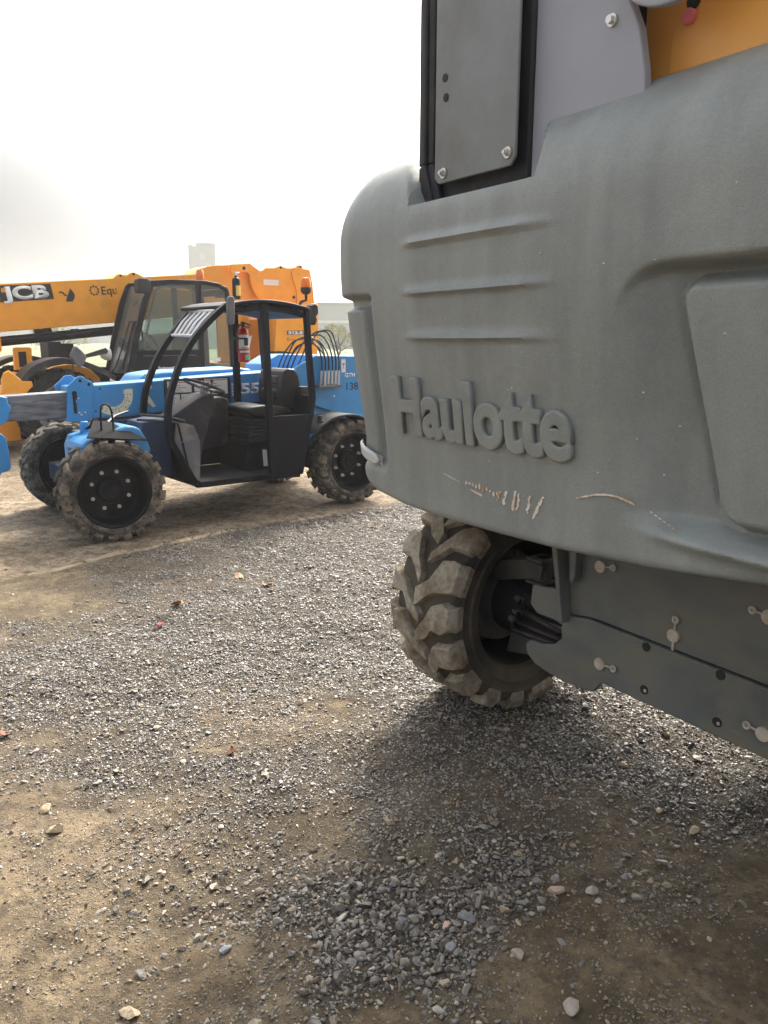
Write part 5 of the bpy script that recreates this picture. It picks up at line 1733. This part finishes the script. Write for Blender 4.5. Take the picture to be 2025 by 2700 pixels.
b.hexa([(2.33, .06, 1.10), (2.335, .06, 1.10), (2.33, .89, 1.10), (2.335, .89, 1.10), (2.76, .06, 2.40), (2.765, .06, 2.40), (2.76, .89, 2.40), (2.765, .89, 2.40)])
b.build('windscreen', 'cab_glass', big, smooth=0)
b = MB()
b.hexa([(2.52, .915, 1.10), (4.04, .915, 1.10), (2.52, .920, 1.10), (4.04, .920, 1.10), (2.80, .915, 2.40), (3.985, .915, 2.38), (2.80, .920, 2.40), (3.985, .920, 2.38)])
b.build('far_window', 'cab_glass', big, smooth=0)
# door inner frame with rounded top corners
b = MB()
b.bar(spline([(2.565, .018, 1.45), (2.70, .018, 1.90), (2.82, .018, 2.28), (2.86, .018, 2.345), (2.95, .018, 2.365), (3.30, .018, 2.375), (3.40, .018, 2.345), (3.44, .018, 2.25), (3.455, .018, 1.9), (3.46, .018, 1.45)], 5), 0.03, 0.012)
b.build('door_frame', 'grey_plastic', big)
b = MB()
b.tube([(2.195, .42, 1.08), (2.30, .42, 1.22), (2.545, .42, 1.86)], 0.011, 6)
b.tube([(2.33, .30, 1.16), (2.56, .30, 1.84)], 0.016, 6)
b.tube([(2.545, .42, 1.86), (2.575, .20, 1.86), (2.60, .10, 1.70), (2.575, .08, 1.45)], 0.011, 6)
b.build('wiper', 'black_plastic', big)
# interior
b = MB()
b.prism([(2.85, 1.15), (2.85, 1.26), (3.30, 1.28), (3.40, 1.95), (3.50, 1.95), (3.48, 1.15)], 0.25, 0.72)
b.build('seat', 'seat_vinyl', big, 0.04, seg=3)
b = MB()
b.prism([(2.40, 0.9), (2.42, 1.25), (2.62, 1.40), (2.70, 1.40), (2.72, 0.9)], 0.15, 0.85)
b.tube([(2.62, .45, 1.38), (2.86, .45, 1.52)], 0.03, 8)
b.build('dashboard', 'dark_grey_panel', big, 0.02)
b = MB()
c = Vector((2.87, .45, 1.54)); u = Vector((0.55, 0, -0.83)); v = Vector((0, 1, 0))
b.tube([c + (u * math.cos(a) + v * math.sin(a)) * 0.19 for a in [2 * math.pi * k / 28 for k in range(29)]], 0.016, 8, cap=False)
b.build('steering_wheel', 'black_plastic', big)
b = MB(); b.prism([(2.75, 1.42), (2.75, 1.50), (3.0, 1.66), (3.46, 1.70), (3.46, 1.42)], 0.80, 0.90)
b.build('side_console', 'dusty_tan_metal', big, 0.03)
# lamps, beacon, mirrors
b = MB()
b.prism([(2.50, 2.285), (2.505, 2.45), (2.53, 2.475), (2.66, 2.475), (2.70, 2.44), (2.70, 2.30), (2.66, 2.262), (2.53, 2.262)], -0.10, 0.06)
b.box(2.66, 2.80, 0.0, 0.05, 2.43, 2.46)
b.build('front_work_lamp', 'black_plastic', big, 0.015)
b = MB()
b.prism([(3.96, 2.27), (3.94, 2.36), (4.00, 2.43), (4.08, 2.42), (4.11, 2.34), (4.06, 2.26)], 0.10, 0.24)
b.build('rear_work_lamp', 'black_plastic', big, 0.015)
b = MB()
b.lathe([(0.075, 2.50), (0.078, 2.52), (0.070, 2.525), (0.0, 2.525)], (3.80, .5, 0), 'z', 24)
b.build('beacon_base', 'black_plastic', big)
b = MB()
b.lathe([(0.066, 2.526), (0.068, 2.57), (0.060, 2.66), (0.045, 2.69), (0.0, 2.695)], (3.80, .5, 0), 'z', 24)
b.build('beacon_lens', 'amber_lens', big)
b = MB()
b.prism([(1.435, 1.37), (1.50, 1.495), (1.53, 1.51), (1.60, 1.45), (1.675, 1.352), (1.62, 1.25), (1.555, 1.20), (1.50, 1.27)], -0.12, -0.05)
mi = b.build('mirror', 'grey_plastic', big, 0.02, seg=3)
b = MB()
b.hexa([(1.66, -.06, 1.335), (2.05, .02, 1.40), (1.66, -.03, 1.335), (2.05, .05, 1.40), (1.66, -.06, 1.385), (2.0, .02, 1.475), (1.66, -.03, 1.385), (2.0, .05, 1.475)])
b.tube([(1.47, -.085, 1.38), (1.47, -.085, 1.0)], 0.008, 6)
b.build('mirror_arm', 'black_plastic', mi)
b = MB()
b.lathe([(0.0, -0.09), (0.055, -0.08), (0.088, -0.03), (0.092, 0.03), (0.08, 0.05), (0.0, 0.052)], (2.03, .10, 1.385), 'x', 20)
b.build('head_lamp', 'reflector_white', big)
# near and far mudguards
for y in (0.21, 2.16):
    b = MB()
    b.bar(spline([(0.80, y, 1.03), (0.87, y, 1.135), (0.992, y, 1.234), (1.206, y, 1.314), (1.419, y, 1.326), (1.648, y, 1.280), (1.896, y, 1.174), (2.10, y, 1.06)], 4), 0.035, 0.42)
    b.bar(spline([(0.80, y - .205, 1.01), (0.87, y - .205, 1.11), (0.992, y - .205, 1.209), (1.206, y - .205, 1.289), (1.419, y - .205, 1.301), (1.648, y - .205, 1.255), (1.896, y - .205, 1.149), (2.10, y - .205, 1.035)], 4), 0.075, 0.02)
    b.build('mudguard', 'black_plastic', big, 0.004)
# rear body
b = MB()
b.prism([(4.93, 1.00), (4.93, 1.385), (4.985, 1.93), (5.20, 1.95), (5.70, 1.97), (5.70, 2.2), (5.85, 2.2), (5.86, 1.64), (5.80, 1.15), (5.75, 1.00), (5.62, 1.16), (5.45, 1.29), (5.25, 1.35), (5.05, 1.36)], 0.12, 0.16)
b.box(4.95, 5.84, 0.161, 2.25, 1.20, 1.93)
b.box(4.12, 5.6, 0.60, 2.20, 0.96, 1.19)
rb2 = b.build('rear_body', 'yellow_paint', big, 0.012)
b = MB()
b.bar(spline([(4.90, .16, 1.36), (5.05, .16, 1.365), (5.25, .16, 1.34), (5.45, .16, 1.27), (5.62, .16, 1.14)], 4), 0.05, 0.12)
b.build('rear_mudguard', 'black_plastic', big)
b = MB(); b.prism([(5.19, 1.665), (5.19, 1.735), (5.62, 1.740), (5.62, 1.670)], 0.112, 0.1195)
mp = b.build('model_panel', 'grey_plastic', rb2)
lettering('512-56', 'white_letter', mp, (5.215, 0.1118, 1.677), 0.050, 0.36, extrude=0.002, bold=0.045, name='model_letters')
gear_ring(5.21, 1.585, 0.115, 0.026, rb2, 'black_ink', 0.3)
lettering('EquipmentShare', 'black_ink', rb2, (5.27, 0.1195, 1.570), 0.028, 0.26, extrude=0.002, name='owner_letters')
b = MB()
b.box(4.30, 4.93, 0.95, 1.00, 1.191, 2.05)
b.build('engine_side', 'yellow_paint', big, 0.01)
b = MB()
for i in range(17):
    z = 1.62 + i * 0.024
    b.hexa([(4.80, .925, z), (5.22, .925, z), (4.80, .945, z + .012), (5.22, .945, z + .012), (4.80, .925, z + .006), (5.22, .925, z + .006), (4.80, .945, z + .018), (5.22, .945, z + .018)])
b.build('grille', 'yellow_paint', big)
b = MB()
b.tube([(5.06, .55, 1.19), (5.06, .55, 1.42), (5.04, .55, 1.49)], [0.11, 0.09, 0.04], 14)
b.build('filter_housing', 'black_plastic', big)
b = MB(); b.box(5.86, 5.93, 0.3, 0.36, 1.86, 1.90)
b.build('rear_lamp', 'black_plastic', big, 0.005)

fe2 = thing('fire_extinguisher', 'black fire extinguisher with a yellow label behind the yellow machine\'s cab', 'fire extinguisher', tuple((Matrix.Rotation(TRZ, 3, 'Z') @ Vector((4.345, .30, 2.235)) + BIG)[:]), TRZ)
b = MB()
b.lathe([(0.0, 0.0), (0.060, 0.005), (0.066, 0.015), (0.066, 0.30), (0.055, 0.335), (0.025, 0.355), (0.022, 0.38), (0.0, 0.38)], (0, 0, 0), 'z', 24)
b.build('cylinder', 'black_paint', fe2)
b = MB(); b.lathe([(0.0668, 0.06), (0.0668, 0.22)], (0, 0, 0), 'z', 14, a0=R(235), a1=R(350))
b.build('instruction_label', 'yellow_label', fe2)
b = MB(); b.box(-.018, .018, -.016, .016, .38, .42); b.box(-.02, .07, -.012, .012, .421, .435)
b.build('handle', 'bright_metal', fe2, 0.003)
b = MB(); b.box(-.36, -.02, .03, .08, 0.02, 0.06); b.lathe([(0.0675, .25), (0.0675, .27)], (0, 0, 0), 'z', 24)
b.build('mounting_strap', 'black_paint', fe2)

# ------------------------------------------------------------------ far background, dim in the fog
tw = thing('concrete_tower', 'pale square tower with a ragged top standing in the fog behind the yellow boom', 'tower', (-35.6, 158, 0), R(12))
b = MB()
b.box(-2.55, 2.55, -2.5, 2.5, 0, 18.4)
b.build('tower_wall', 'silo_concrete', tw, 0.05)
b = MB()
b.box(-2.6, -1.7, -2.55, 2.5, 18.41, 18.65); b.box(-1.1, 2.6, -2.55, 2.5, 18.41, 19.05)
for i in range(14):
    x = -2.3 + i * 0.36
    b.box(x, x + 0.06, -2.3 + (i % 3), -2.24 + (i % 3), 18.5, 19.2 + 0.35 * ((i * 7) % 3))
b.build('roof_parapet', 'silo_concrete', tw)
b = MB()
for z in (4, 8, 12, 16):
    b.box(-0.5, 0.5, -2.53, -2.5, z, z + 1.2)
b.build('window', 'shed_roof', tw)


def shed(x, y, rz, L_, D_, H_, label, ridge=1.2):
    s = thing('warehouse', label, 'warehouse', (x, y, 0), rz, 'warehouses in the fog')
    b = MB(); b.box(-L_ / 2, L_ / 2, 0, D_, 0, H_)
    b.build('wall', 'shed_wall', s, 0.03)
    b = MB(); b.prism_x([(-0.4, H_ + .01), (-0.4, H_ + 0.25), (D_ / 2, H_ + ridge), (D_ + 0.4, H_ + 0.25), (D_ + 0.4, H_ + .01)], -L_ / 2 - 0.3, L_ / 2 + 0.3)
    b.build('roof', 'shed_roof', s)
    b = MB(); b.box(-L_ / 2, L_ / 2, -0.06, -0.01, H_ * 0.58, H_ * 0.64)
    b.build('pale_band', 'shed_band', s)
    for i in range(int(L_ / 9)):
        b = MB(); cx = -L_ / 2 + 5 + i * 9
        b.box(cx - 1.9, cx + 1.9, -0.05, -0.01, 0.02, 3.6)
        b.build('roller_door', 'shed_door', s)
    return s


shed(-2.0, 104, R(4), 46, 18, 5.6, 'long grey warehouse with a low roof in the fog right of the yellow machine')
shed(-72, 175, R(-6), 60, 20, 5.0, 'distant grey shed barely seen through fog at the far left', 0.9)

# rough grass beyond the yard
gmat = bpy.data.materials.new('rough_grass'); gmat.use_nodes = True
t = gmat.node_tree; co = t.nodes.new('ShaderNodeTexCoord')
cg = tmix(tmap(tnoise(0.35, 6), 0.35, 0.65), (0.09, 0.12, 0.035), (0.19, 0.19, 0.075))
t.links.new(cg, t.nodes['Principled BSDF'].inputs['Base Color']); t.nodes['Principled BSDF'].inputs['Roughness'].default_value = 0.9
b = MB(); b.add([(-160, 30, 0.006), (140, 34, 0.006), (140, 420, 0.006), (-160, 420, 0.006)], [(0, 1, 2, 3)])
me = bpy.data.meshes.new('grass_field'); me.from_pydata(b.v, [], b.f); me.materials.append(gmat)
gf = bpy.data.objects.new('grass_field', me); COL.objects.link(gf); gf['kind'] = 'structure'


def bush_tree(x, y, h, w, label, mt, seed, n=900, name='tree', group='trees and bushes beyond the yard'):
    r_ = np.random.default_rng(seed)
    tr = thing(name, label, name, (x, y, 0), 0, group)
    b = MB()
    lo = 0.25 * h
    tops = []
    b.tube([(0, 0, 0), (0.05 * w, 0, lo), (0, 0.03 * w, 0.7 * h)], [0.035 * h, 0.028 * h, 0.012 * h], 8)
    for k in range(7):
        a = k * 2.4
        e = (math.cos(a) * w * 0.34, math.sin(a) * w * 0.34, h * (0.45 + 0.07 * k))
        b.tube([(0, 0, lo * (0.7 + 0.1 * k)), (e[0] * .5, e[1] * .5, e[2] * .8), e], [0.018 * h, 0.011 * h, 0.004 * h], 6)
        tops.append(e)
    b.build('trunk', 'bark', tr)
    b = MB()
    cl = [Vector((r_.normal(0, .24) * w, r_.normal(0, .24) * w, h * (0.30 + 0.62 * r_.uniform() ** 0.9))) for _ in range(26)]
    for i in range(n):
        c = cl[r_.integers(len(cl))]
        fall = 1 - 0.55 * max(0, (c.z / h - 0.5)) * 2
        p = c + Vector(r_.normal(0, 1, 3)) * (0.085 * h) * fall
        if p.z < 0.1: continue
        u = Vector(r_.normal(0, 1, 3)).normalized(); v = u.orthogonal().normalized()
        s_ = h * r_.uniform(0.018, 0.042)
        b.add([p - u * s_, p + v * s_ * .5, p + u * s_, p - v * s_ * .5], [(0, 1, 2, 3)])
    b.build('crown', mt, tr, smooth=0)
    return tr


bush_tree(-3.3, 56, 2.5, 4.2, 'yellow green tree beside the hydraulic hoses, right of the yellow machine', 'leaf_yellow_green', 1, 1500)
bush_tree(-2.0, 60, 2.4, 3.0, 'low bush partly hidden behind the grey cover', 'leaf_green', 2, 1200, 'bush')
bush_tree(-5.6, 64, 2.3, 3.2, 'grey green bush just behind the yellow machine rear', 'leaf_green', 3, 1200, 'bush')
bush_tree(-33, 62, 2.2, 6.0, 'wide low bush seen under the yellow boom at far left', 'leaf_green', 4, 1500, 'bush')
bush_tree(-27, 66, 2.6, 5.0, 'low bush seen between the yellow boom and its cab', 'leaf_yellow_green', 5, 1500, 'bush')

# ------------------------------------------------------------------ fog
hz = bpy.data.materials.new('fog_air'); hz.use_nodes = True
t = hz.node_tree; t.nodes.clear()
o = t.nodes.new('ShaderNodeOutputMaterial'); v = t.nodes.new('ShaderNodeVolumePrincipled')
v.inputs['Color'].default_value = (0.96, 0.965, 0.97, 1); v.inputs['Density'].default_value = HAZE_D; v.inputs['Anisotropy'].default_value = 0.45
t.links.new(v.outputs[0], o.inputs['Volume'])
b = MB(); b.box(-300, 260, -40, 460, -1.2, 23)
hb_ = b.build('haze', 'cab_glass', smooth=0)
hb_.data.materials.clear(); hb_.data.materials.append(hz)
hb_['kind'] = 'stuff'; hb_['label'] = 'pale morning fog lying over the whole yard'; hb_['category'] = 'fog'
